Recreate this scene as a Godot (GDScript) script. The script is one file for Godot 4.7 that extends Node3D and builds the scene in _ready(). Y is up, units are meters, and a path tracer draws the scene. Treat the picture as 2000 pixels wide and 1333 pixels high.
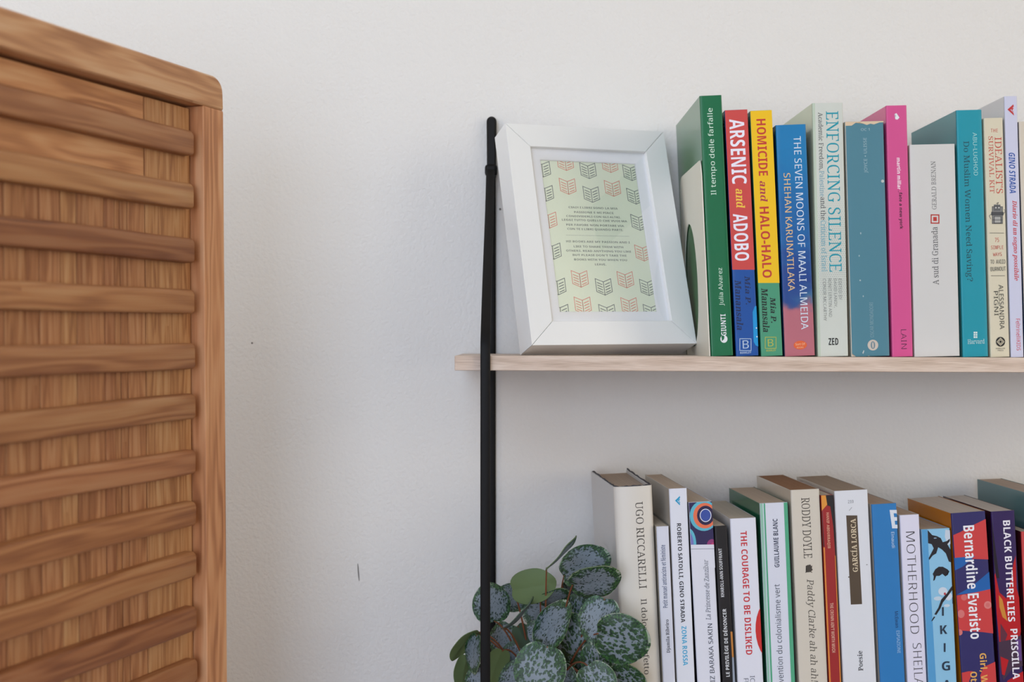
extends Node3D

const EYE := 1.5
const WALL_Z := -1.242
var rng := RandomNumberGenerator.new()
var mats := {}
var fonts := {}
var grain_teak: ImageTexture
var grain_oak: ImageTexture
var page_lines: ImageTexture
var taken := {}

const DARK_ICONS := [Vector2(-46.3,64.0),Vector2(-0.9,64.2),Vector2(42.5,63.8),Vector2(-46.4,40.3),Vector2(-0.9,40.6),Vector2(43.1,40.2),Vector2(43.3,14.1),Vector2(-46.2,-15.5),Vector2(-46.1,-48.9),Vector2(-1.2,-49.1),Vector2(42.6,-49.4),Vector2(-46.2,-73.5),Vector2(-1.3,-73.6),Vector2(42.6,-73.5)]
const RED_ICONS := [Vector2(-22.7,71.4),Vector2(22.0,71.2),Vector2(-23.4,47.8),Vector2(21.4,47.3),Vector2(-46.4,14.3),Vector2(42.8,-16.0),Vector2(-23.5,-41.7),Vector2(21.2,-42.1),Vector2(-24.1,-66.6),Vector2(21.3,-67.1)]
const CARD_LINES := [["CIAO! I LIBRI SONO LA MIA",-1.0,27.3,48.9],
	["PASSIONE E MI PIACE",-1.0,22.7,39.1],
	["CONDIVIDERLI CON GLI ALTRI.",-1.8,18.6,54.0],
	["LEGGI TUTTO QUELLO CHE VUOI MA",-1.2,14.7,64.7],
	["PER FAVORE NON PORTARE VIA",-1.3,10.2,57.2],
	["CON TE I LIBRI QUANDO PARTI.",-1.8,6.0,55.3],
	["HI! BOOKS ARE MY PASSION AND I",-0.7,-5.9,63.0],
	["LIKE TO SHARE THEM WITH",-1.0,-10.7,49.0],
	["OTHERS. READ ANYTHING YOU LIKE",-1.3,-14.9,64.1],
	["BUT PLEASE DON'T TAKE THE",-1.0,-18.9,53.1],
	["BOOKS WITH YOU WHEN YOU",-0.7,-23.2,52.1],
	["LEAVE.",-1.4,-27.7,11.2]]
const CARD_RULE := [-31.6,31.1,0.1]


const UPPER_BOOKS := [
	{n="paperback_book",p=Vector3(0.1690,-0.0129,-1.0850),s=Vector3(0.0187,0.2210,0.148),lean=0.0452,yaw=0.40,spine=Color8(6,106,66),left=Color8(70,120,80),right=Color8(70,120,80),pages=Color8(214,200,180),hard=0,rough=0.30,g="books on the upper shelf",
		label="tall green paperback with white lettering, leaning against the white bookend",
		art=[["T","Il tempo delle farfalle","S","up",8.71,173.47,6.08,73.78,Color8(214,236,220),0.00,"title_lettering"],
			["T","Julia Alvarez","S","up",10.90,58.46,4.77,32.12,Color8(214,236,220),0.00,"author_lettering"],
			["T","GIUNTI","B","up",11.39,26.07,4.34,18.23,Color8(232,234,238),0.00,"publisher_mark"],
			["C",11.29,14.13,3.04,3.25,Color8(232,234,238),"publisher_mark"],
			["C",10.49,15.69,1.30,1.48,Color8(6,106,66),"publisher_mark"],
			["P",[9.4,15.7,11.7,14.3,9.5,12.3],Color8(6,106,66),"publisher_mark"]]},
	{n="paperback_book",p=Vector3(0.1900,-0.0130,-1.0850),s=Vector3(0.0192,0.2089,0.118),lean=0.0461,yaw=0.60,spine=Color8(0,76,158),left=Color8(14,40,50),right=Color8(14,40,50),pages=Color8(214,200,180),hard=0,rough=0.42,g="books on the upper shelf",
		label="paperback with red upper spine and blue foot, big white capitals, right of the green one",
		art=[["P",[-1.5,211.4,21.5,210.3,20.8,72.6,-1.7,73.7],Color8(206,70,66),"printed_motif"],
			["T","ARSENIC","BC","down",9.61,173.50,12.59,55.12,Color8(240,236,248),0.00,"title_lettering"],
			["T","and","IB","down",9.73,133.74,7.38,16.49,Color8(244,200,70),0.00,"title_lettering"],
			["T","ADOBO","BC","down",8.86,100.77,12.15,39.93,Color8(240,236,248),0.00,"title_lettering"],
			["T","Mia P.","IB","down",12.64,55.62,4.77,24.30,Color8(12,36,84),0.00,"author_lettering"],
			["T","Manansala","IB","down",4.47,43.40,5.64,42.53,Color8(12,36,84),0.00,"author_lettering"],
			["P",[21.2,42.6,17.6,41.5,15.7,36.8,15.4,11.6,17.0,8.5,20.0,7.1],Color8(0,148,214),"printed_motif"],
			["C",18.32,23.21,0.56,0.56,Color8(232,234,238),"printed_motif"],
			["C",18.41,15.82,0.56,0.56,Color8(232,234,238),"printed_motif"],
			["L",[3.8,14.8,13.3,14.3,12.9,4.3,3.3,4.8,3.8,14.8],0.56,Color8(176,196,222),"publisher_mark"],
			["T","B","S","flat",8.57,9.76,6.94,5.21,Color8(176,196,222),0.00,"publisher_mark"],
			["T","BERKLEY","B","flat",8.25,2.82,1.74,9.55,Color8(176,196,222),0.00,"publisher_mark"]]},
	{n="paperback_book",p=Vector3(0.2113,-0.0130,-1.0850),s=Vector3(0.0184,0.2084,0.118),lean=0.0451,yaw=0.70,spine=Color8(70,152,118),left=Color8(40,110,80),right=Color8(40,110,80),pages=Color8(214,200,180),hard=0,rough=0.42,g="books on the upper shelf",
		label="paperback with yellow upper spine, red capitals and a teal foot",
		art=[["P",[-2.1,211.5,20.9,210.4,18.9,61.5,-1.9,62.4],Color8(244,196,2),"printed_motif"],
			["T","HOMICIDE","B","down",8.74,177.09,7.81,48.17,Color8(196,52,44),0.00,"title_lettering"],
			["T","and","IB","down",8.36,139.75,6.08,17.79,Color8(176,50,70),0.00,"title_lettering"],
			["T","HALO-HALO","B","down",8.14,96.53,7.81,60.33,Color8(196,52,44),0.00,"title_lettering"],
			["T","Mia P.","IB","down",12.05,38.79,4.77,21.70,Color8(14,24,24),0.00,"author_lettering"],
			["T","Manansala","IB","down",5.33,39.09,5.64,37.32,Color8(14,24,24),0.00,"author_lettering"],
			["L",[4.1,16.1,13.2,15.7,12.8,6.2,3.6,6.6,4.1,16.1],0.56,Color8(178,186,84),"publisher_mark"],
			["T","B","S","flat",8.41,11.15,6.08,4.77,Color8(178,186,84),0.00,"publisher_mark"],
			["T","BERKLEY","B","flat",8.55,4.63,1.56,8.25,Color8(178,186,84),0.00,"publisher_mark"]]},
	{n="paperback_book",p=Vector3(0.2315,-0.0131,-1.0850),s=Vector3(0.0256,0.1963,0.118),lean=0.0405,yaw=0.80,spine=Color8(0,110,175),left=Color8(10,70,110),right=Color8(10,70,110),pages=Color8(214,200,180),hard=0,rough=0.42,g="books on the upper shelf",
		label="blue paperback whose spine fades to dusky pink at the foot",tex="moons",
		art=[["T","THE SEVEN MOONS OF MAALI ALMEIDA","S","down",17.75,104.27,6.08,164.05,Color8(214,226,240),0.00,"title_lettering"],
			["T","SHEHAN KARUNATILAKA","S","down",7.81,105.32,5.64,100.25,Color8(228,192,138),0.00,"author_lettering"],
			["C",13.24,9.11,5.64,3.69,Color8(226,98,48),"publisher_mark"],
			["T","Sort Of","S","flat",13.28,9.98,2.17,8.25,Color8(240,200,160),0.00,"publisher_mark"],
			["T","BOOKS","S","flat",13.16,7.16,1.30,5.64,Color8(240,200,160),0.00,"publisher_mark"]]},
	{n="paperback_book",p=Vector3(0.2594,-0.0132,-1.0850),s=Vector3(0.0260,0.2150,0.130),lean=0.0226,yaw=1.00,spine=Color8(208,213,205),left=Color8(204,210,182),right=Color8(204,210,182),pages=Color8(214,200,180),hard=0,rough=0.42,g="books on the upper shelf",
		label="thick pale grey paperback with turquoise serif capitals down its spine",dots=true,
		art=[["T","ENFORCING SILENCE","G","down",16.71,139.81,10.42,136.28,Color8(0,152,172),0.00,"title_lettering"],
			["T","Academic Freedom,","G","down",6.39,182.59,4.77,48.83,Color8(42,44,56),0.00,"title_lettering"],
			["T","Palestine","G","down",6.87,146.54,4.34,21.70,Color8(104,158,180),0.00,"title_lettering"],
			["T","and the","G","down",7.27,125.48,4.34,19.10,Color8(42,44,56),0.00,"title_lettering"],
			["T","Criticism of Israel","G","down",7.20,93.58,4.77,43.40,Color8(92,164,184),0.00,"title_lettering"],
			["T","EDITED BY","SL","down",20.25,56.60,2.60,17.79,Color8(70,72,78),0.00,"author_lettering"],
			["T","DAVID LANDY,","SL","down",15.84,53.44,2.86,24.30,Color8(70,72,78),0.00,"author_lettering"],
			["T","RONIT LENTIN AND","SL","down",11.41,49.64,2.60,32.55,Color8(70,72,78),0.00,"author_lettering"],
			["T","CONOR MCCARTHY","SL","down",6.82,48.00,2.60,35.59,Color8(70,72,78),0.00,"author_lettering"],
			["T","ZED","B","flat",13.40,12.47,5.86,8.25,Color8(18,18,20),0.00,"publisher_mark"]]},
	{n="paperback_book",p=Vector3(0.2875,-0.0133,-1.0850),s=Vector3(0.0330,0.1993,0.118),lean=0.0270,yaw=0.90,spine=Color8(76,130,148),left=Color8(206,190,170),right=Color8(76,130,148),pages=Color8(200,180,150),hard=0,rough=0.42,g="books on the upper shelf",
		label="thick faded blue-grey paperback with torn cream edges",
		art=[["P",[-0.8,200.2,0.5,200.2,0.7,-1.3,-1.1,-1.2],Color8(214,196,172),"printed_motif"],
			["P",[-1.0,3.1,0.3,3.1,0.7,1.4,4.2,-0.0,5.9,-1.8,-1.1,-1.6],Color8(220,204,184),"printed_motif"],
			["P",[0.0,200.2,33.4,199.3,33.0,198.2,29.5,198.1,24.7,196.5,21.7,197.2,18.6,196.2,16.0,197.2,13.0,198.6,9.1,198.2,5.6,195.9,0.3,195.9],Color8(222,198,168),"printed_motif"],
			["P",[12.8,-0.7,14.6,0.5,16.3,0.1,17.1,-1.7],Color8(214,196,172),"printed_motif"],
			["T","OC 1","S","flat",17.18,192.37,2.17,7.38,Color8(170,194,202),0.00,"publisher_mark"],
			["T","JOYCE • ULISSE","S","up",17.02,170.45,3.47,29.95,Color8(160,188,198),0.00,"title_lettering"],
			["T","OSCAR MONDADORI","SL","up",18.24,30.83,3.04,29.51,Color8(150,178,188),0.00,"publisher_mark"],
			["C",18.74,9.33,4.56,4.56,Color8(206,194,182),"publisher_mark"],
			["C",18.74,9.33,1.95,3.25,Color8(110,134,146),"publisher_mark"],
			["C",18.74,9.33,0.69,2.60,Color8(206,194,182),"publisher_mark"],
			["C",30.75,148.15,1.30,1.30,Color8(190,196,192),"printed_motif"],
			["C",9.38,64.50,0.69,0.69,Color8(170,190,196),"printed_motif"],
			["C",9.08,85.35,0.52,0.78,Color8(160,184,192),"printed_motif"],
			["C",11.62,50.98,0.52,0.78,Color8(160,184,192),"printed_motif"],
			["C",10.90,104.41,0.52,0.95,Color8(160,184,192),"printed_motif"],
			["P",[9.5,2.9,10.8,5.4,11.2,4.5,10.3,2.0],Color8(200,205,204),"printed_motif"]]},
	{n="paperback_book",p=Vector3(0.3225,-0.0134,-1.0850),s=Vector3(0.0176,0.2131,0.120),lean=0.0253,yaw=0.90,spine=Color8(214,80,144),left=Color8(214,84,140),right=Color8(214,84,140),pages=Color8(214,200,180),hard=0,rough=0.42,g="books on the upper shelf",
		label="bright pink slim paperback with small white and black lettering",
		art=[["P",[6.9,205.8,8.6,206.6,9.5,205.3,11.1,202.7,9.4,201.0,7.6,201.4,7.2,203.2,8.6,204.0],Color8(232,234,238),"publisher_mark"],
			["T","martin millar","B","down",9.51,155.16,3.25,26.91,Color8(250,236,244),0.00,"author_lettering"],
			["T","_fate a new york","B","down",10.03,124.54,3.69,32.98,Color8(60,16,44),0.00,"title_lettering"],
			["T","LAIN","SL","down",10.07,14.70,4.56,16.49,Color8(50,16,50),0.00,"publisher_mark"]]},
	{n="paperback_book",p=Vector3(0.3414,-0.0135,-1.0850),s=Vector3(0.0386,0.1800,0.112),lean=0.0241,yaw=0.90,spine=Color8(212,211,209),left=Color8(214,206,190),right=Color8(214,206,190),pages=Color8(214,200,180),hard=0,rough=0.42,g="books on the upper shelf",
		label="thick short white paperback with grey lettering and a small red square",
		art=[["T","GERALD BRENAN","G","up",19.69,145.21,3.91,40.80,Color8(110,110,112),0.00,"author_lettering"],
			["L",[16.9,120.1,23.4,119.9,23.3,113.0,16.7,113.2,16.9,120.1],0.95,Color8(190,52,46),"publisher_mark"],
			["P",[18.6,118.3,21.6,118.3,21.6,114.8,18.5,114.9,18.6,118.3],Color8(190,52,46),"publisher_mark"],
			["T","A sud di Granada","G","up",19.33,85.31,5.42,49.04,Color8(80,80,84),0.00,"title_lettering"]]},
	{n="paperback_book",p=Vector3(0.3824,-0.0136,-1.0850),s=Vector3(0.0216,0.2094,0.118),lean=0.0273,yaw=0.70,spine=Color8(6,148,168),left=Color8(70,138,142),right=Color8(70,138,142),pages=Color8(214,200,180),hard=0,rough=0.42,g="books on the upper shelf",
		label="turquoise paperback with dark serif title and tiny white crest",
		art=[["T","ABU-LUGHOD","S","down",15.09,171.92,3.47,36.46,Color8(160,214,214),0.00,"author_lettering"],
			["T","Do Muslim Women Need Saving?","G","down",7.05,123.51,6.51,118.92,Color8(16,66,76),0.00,"title_lettering"],
			["P",[9.5,21.2,10.9,21.2,10.9,19.6,9.5,19.7,9.5,21.2],Color8(214,232,232),"publisher_mark"],
			["P",[9.5,19.3,10.8,19.3,10.8,17.7,9.4,17.8,9.5,19.3],Color8(214,232,232),"publisher_mark"],
			["P",[9.4,17.4,10.8,17.3,10.8,15.8,9.4,15.9,9.4,17.4],Color8(214,232,232),"publisher_mark"],
			["P",[11.2,21.2,12.6,21.1,12.6,19.6,11.2,19.6,11.2,21.2],Color8(214,232,232),"publisher_mark"],
			["P",[11.2,19.2,12.6,19.2,12.5,17.7,11.2,17.7,11.2,19.2],Color8(214,232,232),"publisher_mark"],
			["P",[11.1,17.3,12.5,17.3,12.5,15.8,11.1,15.8,11.1,17.3],Color8(214,232,232),"publisher_mark"],
			["T","Harvard","G","flat",11.41,12.90,3.91,14.32,Color8(200,226,226),0.00,"publisher_mark"]]},
	{n="paperback_book",p=Vector3(0.4059,-0.0137,-1.0850),s=Vector3(0.0162,0.2028,0.118),lean=0.0293,yaw=0.50,spine=Color8(218,210,186),left=Color8(218,210,186),right=Color8(218,210,186),pages=Color8(214,200,180),hard=0,rough=0.42,g="books on the upper shelf",
		label="slim cream paperback with red spaced capitals and a grey engraving",
		art=[["T","THE","M","flat",8.55,192.14,3.04,6.08,Color8(196,70,58),0.00,"title_lettering"],
			["T","IDEALIST'S","G","down",11.58,162.53,5.64,47.74,Color8(196,70,58),0.00,"title_lettering"],
			["T","SURVIVAL KIT","G","down",5.31,163.15,3.91,48.17,Color8(196,70,58),0.00,"title_lettering"],
			["P",[4.9,127.6,13.6,127.3,13.2,113.0,4.5,113.2,4.9,127.6],Color8(128,128,128),"engraving"],
			["P",[6.3,129.3,11.9,129.1,11.8,123.9,6.1,124.0,6.3,129.3],Color8(96,98,100),"engraving"],
			["P",[3.9,123.2,14.3,122.9,14.2,119.9,3.8,120.2,3.9,123.2],Color8(72,74,78),"engraving"],
			["P",[6.4,119.3,12.0,119.1,11.9,113.5,6.2,113.6,6.4,119.3],Color8(170,170,166),"engraving"],
			["L",[6.4,119.3,12.0,119.1,11.9,113.5,6.2,113.6,6.4,119.3],0.52,Color8(60,62,66),"engraving"],
			["L",[9.3,129.2,10.2,130.9,8.5,130.1],0.43,Color8(60,62,66),"engraving"],
			["L",[3.9,121.5,2.1,119.8,3.3,117.2],0.43,Color8(90,92,96),"engraving"],
			["L",[14.3,121.2,16.1,123.8,14.8,124.7],0.43,Color8(90,92,96),"engraving"],
			["L",[4.9,127.6,13.6,127.3,13.2,113.0,4.5,113.2,4.9,127.6],0.43,Color8(60,62,66),"engraving"],
			["L",[4.6,116.3,13.3,116.0],0.43,Color8(60,62,66),"engraving"],
			["C",7.92,126.60,0.69,0.69,Color8(200,200,196),"engraving"],
			["C",10.53,126.52,0.69,0.69,Color8(200,200,196),"engraving"],
			["L",[2.3,105.3,13.8,104.9],0.43,Color8(110,108,100),"printed_motif"],
			["T","75","M","flat",7.99,99.24,3.47,3.47,Color8(196,70,58),0.00,"title_lettering"],
			["T","SIMPLE","M","flat",8.02,92.95,3.04,10.42,Color8(196,70,58),0.00,"title_lettering"],
			["T","WAYS","M","flat",8.07,87.08,3.04,7.38,Color8(196,70,58),0.00,"title_lettering"],
			["T","TO AVOID","M","flat",8.32,80.78,3.47,12.59,Color8(40,40,40),0.00,"title_lettering"],
			["T","BURNOUT","M","flat",8.35,74.70,3.47,13.02,Color8(40,40,40),0.00,"title_lettering"],
			["L",[2.3,69.0,13.6,68.7],0.43,Color8(110,108,100),"printed_motif"],
			["T","ALESSANDRA","S","down",10.23,42.30,3.91,37.76,Color8(70,70,64),0.00,"author_lettering"],
			["T","PIGNI","S","down",5.76,45.47,3.47,20.83,Color8(70,70,64),0.00,"author_lettering"],
			["C",8.49,12.83,3.91,4.12,Color8(34,34,34),"publisher_mark"],
			["L",[8.6,15.9,11.5,12.7,8.4,9.8,5.5,12.9,8.6,15.9],0.52,Color8(218,210,186),"publisher_mark"],
			["L",[8.5,14.6,10.2,12.8,8.4,11.1,6.8,12.9,8.5,14.6],0.43,Color8(218,210,186),"publisher_mark"],
			["T","PARALLAX","S","flat",8.33,7.19,1.13,7.81,Color8(60,60,56),0.00,"publisher_mark"],
			["T","PRESS","S","flat",8.28,5.45,1.13,4.77,Color8(60,60,56),0.00,"publisher_mark"]]},
	{n="paperback_book",p=Vector3(0.4232,-0.0138,-1.0850),s=Vector3(0.0108,0.2215,0.120),lean=0.0259,yaw=0.30,spine=Color8(206,208,230),left=Color8(204,204,206),right=Color8(204,204,206),pages=Color8(214,200,180),hard=0,rough=0.42,g="books on the upper shelf",
		label="tall slim white paperback with blue hand-lettered name and red script",
		art=[["P",[2.2,210.2,7.3,214.4,7.7,212.6,4.8,209.9,7.3,207.0,7.7,204.8],Color8(196,50,54),"publisher_mark"],
			["P",[5.4,210.5,7.2,211.8,7.2,210.5,6.3,209.6,7.1,208.3,7.1,207.4],Color8(196,50,54),"publisher_mark"],
			["T","GINO STRADA","SB","down",4.89,156.28,5.21,34.29,Color8(36,84,168),0.18,"author_lettering"],
			["T","Diario di un sogno possibile","IB","down",5.79,98.94,4.99,68.14,Color8(204,52,60),0.10,"title_lettering"],
			["T","FeltrinelliKIDS","S","down",6.54,19.04,3.69,26.91,Color8(206,60,74),0.00,"publisher_mark"]]},
	{n="paperback_book",p=Vector3(0.4356,-0.0138,-1.0850),s=Vector3(0.0180,0.2000,0.120),lean=0.0292,yaw=0.20,spine=Color8(214,204,188),left=Color8(30,62,104),right=Color8(30,62,104),pages=Color8(214,200,180),hard=0,rough=0.42,g="books on the upper shelf",
		label="cream spined book with dark blue cover at the right end of the upper row",
		art=[]},
]
const LOWER_BOOKS := [
	{n="hardback_book",p=Vector3(0.0970,-0.3473,-1.0850),s=Vector3(0.0329,0.2233,0.140),lean=0.0464,yaw=3.20,spine=Color8(222,216,206),left=Color8(206,204,202),right=Color8(206,204,202),pages=Color8(196,176,156),hard=1,rough=0.38,g="books on the lower shelf",
		label="cream hardback in a dust jacket with dark torn top edge, behind the plant",
		art=[["T","UGO RICCARELLI","G","down",20.62,173.19,6.51,73.78,Color8(66,60,54),0.00,"author_lettering"],
			["T","Il dolore perfetto","G","down",20.05,95.44,6.51,64.23,Color8(70,64,60),0.00,"title_lettering"]]},
	{n="paperback_book",p=Vector3(0.1307,-0.3475,-1.0850),s=Vector3(0.0105,0.1901,0.118),lean=0.0436,yaw=3.40,spine=Color8(220,222,234),left=Color8(196,186,170),right=Color8(196,186,170),pages=Color8(214,200,180),hard=0,rough=0.42,g="books on the lower shelf",
		label="slim short white paperback beside the cream hardback",
		art=[["T","Petit manuel antiraciste et féministe","SC","up",4.62,147.76,4.34,53.38,Color8(96,106,134),0.00,"title_lettering"],
			["T","Djamila Ribeiro","GB","up",5.88,96.87,3.91,28.21,Color8(50,50,60),0.00,"author_lettering"]]},
	{n="paperback_book",p=Vector3(0.1425,-0.3475,-1.0850),s=Vector3(0.0153,0.2222,0.120),lean=0.0424,yaw=3.80,spine=Color8(228,230,240),left=Color8(204,196,184),right=Color8(204,196,184),pages=Color8(206,186,164),hard=0,rough=0.42,g="books on the lower shelf",
		label="tall white paperback with bold black and sky blue capitals",
		art=[["P",[4.7,212.1,9.0,215.8,9.2,214.3,6.7,211.8,8.9,209.1,8.7,207.8],Color8(30,158,204),"publisher_mark"],
			["P",[7.1,212.2,8.9,213.6,8.9,212.6,8.0,211.7,9.0,210.4,8.8,209.5],Color8(30,158,204),"publisher_mark"],
			["T","ROBERTO SATOLLI, GINO STRADA","BC","down",6.90,150.52,4.12,84.20,Color8(34,36,46),0.00,"author_lettering"],
			["T","ZONA ROSSA","BC","down",7.74,88.59,4.12,33.42,Color8(60,172,216),0.00,"title_lettering"]]},
	{n="paperback_book",p=Vector3(0.1602,-0.3476,-1.0850),s=Vector3(0.0200,0.2108,0.120),lean=0.0497,yaw=3.80,spine=Color8(226,227,238),left=Color8(22,20,36),right=Color8(226,227,238),pages=Color8(206,188,168),hard=0,rough=0.42,g="books on the lower shelf",
		label="white paperback whose spine top has a navy and orange circle pattern",
		art=[["P",[-2.0,214.0,22.3,212.8,22.9,173.5,-1.8,174.7],Color8(46,38,86),"printed_motif"],
			["C",12.44,198.98,12.15,13.02,Color8(96,184,206),"printed_motif"],
			["C",13.31,198.93,9.98,10.85,Color8(234,118,82),"printed_motif"],
			["C",13.97,199.12,7.38,8.25,Color8(40,30,72),"printed_motif"],
			["C",13.97,199.12,4.99,5.64,Color8(226,228,240),"printed_motif"],
			["C",13.97,199.12,4.34,4.99,Color8(58,82,164),"printed_motif"],
			["C",-1.73,176.22,6.51,13.02,Color8(96,184,206),"printed_motif"],
			["C",-2.64,175.39,5.21,11.72,Color8(120,120,190),"printed_motif"],
			["C",-3.59,173.70,3.91,10.42,Color8(60,40,90),"printed_motif"],
			["C",18.12,173.49,4.34,5.21,Color8(150,60,120),"printed_motif"],
			["C",19.42,173.43,2.17,2.60,Color8(190,70,120),"printed_motif"],
			["P",[-3.9,175.2,26.4,173.7,25.4,154.0,-4.9,155.5],Color8(226,227,238),"printed_motif"],
			["L",[-2.4,171.5,23.2,170.2],0.52,Color8(150,154,170),"printed_motif"],
			["T","La Princesse de Zanzibar","GI","up",11.92,136.00,4.34,51.21,Color8(90,94,108),0.00,"title_lettering"],
			["T","ABDELAZIZ BARAKA SAKIN","S","up",12.93,69.03,3.91,76.38,Color8(60,64,78),0.00,"author_lettering"]]},
	{n="paperback_book",p=Vector3(0.1818,-0.3476,-1.0850),s=Vector3(0.0107,0.1907,0.118),lean=0.0540,yaw=3.60,spine=Color8(24,22,26),left=Color8(18,16,20),right=Color8(60,40,30),pages=Color8(214,200,180),hard=0,rough=0.42,g="books on the lower shelf",
		label="slim black paperback with white capitals, shortest of the lower row",
		art=[["T","KHAROLL-ANN SOUFFRANT","BC","up",3.83,151.05,2.82,41.23,Color8(214,216,220),0.00,"author_lettering"],
			["T","LE PRIVILÈGE DE DÉNONCER","BC","up",4.30,91.48,3.91,57.72,Color8(226,228,232),0.00,"title_lettering"],
			["P",[11.0,190.9,12.5,190.8,12.0,141.7,11.3,167.8],Color8(214,214,220),"printed_motif"],
			["P",[8.9,100.6,12.8,100.4,12.1,78.7,9.1,78.8],Color8(196,130,60),"printed_motif"],
			["P",[9.1,78.8,13.4,78.6,12.1,54.8,8.6,55.0],Color8(150,160,176),"printed_motif"]]},
	{n="paperback_book",p=Vector3(0.1941,-0.3477,-1.0850),s=Vector3(0.0221,0.1970,0.120),lean=0.0468,yaw=2.60,spine=Color8(228,229,240),left=Color8(206,204,204),right=Color8(206,204,204),pages=Color8(206,194,176),hard=0,rough=0.42,g="books on the lower shelf",
		label="white paperback with red capitals and part of a red disc at its edge",
		art=[["T","THE COURAGE TO BE DISLIKED","SB","down",10.92,133.57,5.42,105.03,Color8(204,52,62),0.00,"title_lettering"],
			["C",32.85,100.82,15.62,26.91,Color8(206,44,44),"printed_motif"],
			["T","ICHIRO KISHIMI","S","down",12.70,41.81,3.91,42.53,Color8(90,94,108),0.00,"author_lettering"],
			["T","FUMITAKE KOGA","S","down",7.18,39.90,3.91,42.53,Color8(90,94,108),0.00,"author_lettering"]]},
	{n="paperback_book",p=Vector3(0.2189,-0.3478,-1.0850),s=Vector3(0.0238,0.2101,0.118),lean=0.0421,yaw=3.00,spine=Color8(220,223,236),left=Color8(30,100,70),right=Color8(30,100,70),pages=Color8(206,186,164),hard=0,rough=0.42,g="books on the lower shelf",
		label="white paperback edged with green bands and a dark green cover",
		art=[["P",[-1.6,212.8,2.5,212.7,2.2,55.4,-3.9,55.7],Color8(150,196,178),"printed_motif"],
			["P",[3.2,212.6,4.5,212.6,4.4,55.3,2.9,55.4],Color8(82,170,132),"printed_motif"],
			["P",[20.5,211.9,25.3,211.7,25.6,54.4,20.4,54.7],Color8(82,170,132),"printed_motif"],
			["T","GUILLAUME BLANC","SB","up",12.51,175.96,4.12,41.23,Color8(58,66,88),0.00,"author_lettering"],
			["T","L'invention du colonialisme vert","S","up",11.47,94.56,5.21,92.88,Color8(84,90,104),0.00,"title_lettering"]]},
	{n="paperback_book",p=Vector3(0.2460,-0.3479,-1.0850),s=Vector3(0.0247,0.2215,0.120),lean=0.0444,yaw=2.80,spine=Color8(214,206,192),left=Color8(206,194,176),right=Color8(206,194,176),pages=Color8(162,122,92),hard=0,rough=0.42,g="books on the lower shelf",
		label="thick cream paperback with a browned top edge and italic grey title",
		art=[["T","RODDY DOYLE","G","down",12.38,188.87,7.16,51.21,Color8(62,56,50),0.00,"author_lettering"],
			["P",[10.1,156.8,12.3,157.6,14.0,155.8,15.7,157.0,15.2,154.4,16.0,153.1,13.8,151.4,11.2,152.0,9.8,151.2,10.8,153.8],Color8(70,64,58),"printed_motif"],
			["C",13.56,156.67,1.04,1.04,Color8(70,64,58),"printed_motif"],
			["L",[9.8,151.2,12.1,153.3,15.0,151.0],0.61,Color8(70,64,58),"printed_motif"],
			["T","Paddy Clarke ah ah ah!","GI","down",12.63,101.54,7.81,87.67,Color8(96,90,82),0.00,"title_lettering"]]},
	{n="paperback_book",p=Vector3(0.2714,-0.3479,-1.0850),s=Vector3(0.0103,0.2171,0.118),lean=0.0435,yaw=2.80,spine=Color8(158,38,40),left=Color8(150,50,40),right=Color8(150,50,40),pages=Color8(214,200,180),hard=0,rough=0.42,g="books on the lower shelf",
		label="slim dark red paperback with orange edges and black corner",
		art=[["P",[-1.5,220.0,4.6,219.7,5.5,209.7,-0.5,203.4],Color8(226,150,60),"printed_motif"],
			["P",[3.7,219.7,12.4,219.4,13.2,198.5,10.1,165.6,9.4,190.0,7.5,207.4,5.0,208.4],Color8(34,30,34),"printed_motif"],
			["P",[-0.5,173.0,1.3,172.9,1.4,55.6,-0.8,55.7],Color8(222,136,56),"printed_motif"],
			["P",[9.6,165.6,10.5,165.6,10.5,55.2,9.2,55.3],Color8(222,136,56),"printed_motif"],
			["P",[-0.5,203.4,0.4,203.4,0.9,173.8,-0.4,173.9],Color8(34,30,34),"printed_motif"],
			["T","HANIF ABDURRAQIB","BC","down",4.70,187.13,2.82,30.38,Color8(216,160,134),0.00,"author_lettering"],
			["T","THE CROWN AIN'T WORTH MUCH","BC","down",5.01,104.57,2.82,42.10,Color8(220,170,150),0.00,"title_lettering"]]},
	{n="paperback_book",p=Vector3(0.2836,-0.3480,-1.0850),s=Vector3(0.0286,0.2208,0.120),lean=0.0467,yaw=2.60,spine=Color8(224,226,232),left=Color8(206,196,184),right=Color8(206,196,184),pages=Color8(176,156,136),hard=0,rough=0.42,g="books on the lower shelf",
		label="thick white paperback with a brown label box holding cream capitals",
		art=[["T","210","G","flat",13.55,211.31,2.60,4.77,Color8(90,90,94),0.00,"publisher_mark"],
			["P",[9.1,199.8,18.6,199.3,19.2,123.9,9.5,124.0],Color8(84,70,56),"printed_motif"],
			["T","GARCÍA LORCA","GB","up",14.20,174.14,5.64,45.14,Color8(222,206,176),0.00,"author_lettering"],
			["T","Poesie","GB","up",15.26,75.90,4.34,16.93,Color8(60,60,66),0.00,"title_lettering"],
			["C",8.83,147.45,0.56,0.56,Color8(90,80,70),"printed_motif"],
			["C",24.92,157.12,0.69,0.43,Color8(150,150,152),"printed_motif"],
			["L",[11.9,203.8,14.2,206.3],0.43,Color8(160,160,164),"printed_motif"]]},
	{n="paperback_book",p=Vector3(0.3152,-0.3481,-1.0850),s=Vector3(0.0214,0.2096,0.118),lean=0.0495,yaw=2.60,spine=Color8(40,122,188),left=Color8(196,190,182),right=Color8(196,190,182),pages=Color8(190,166,146),hard=0,rough=0.42,g="books on the lower shelf",
		label="mid blue paperback with a small white letter block at the top",
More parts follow.
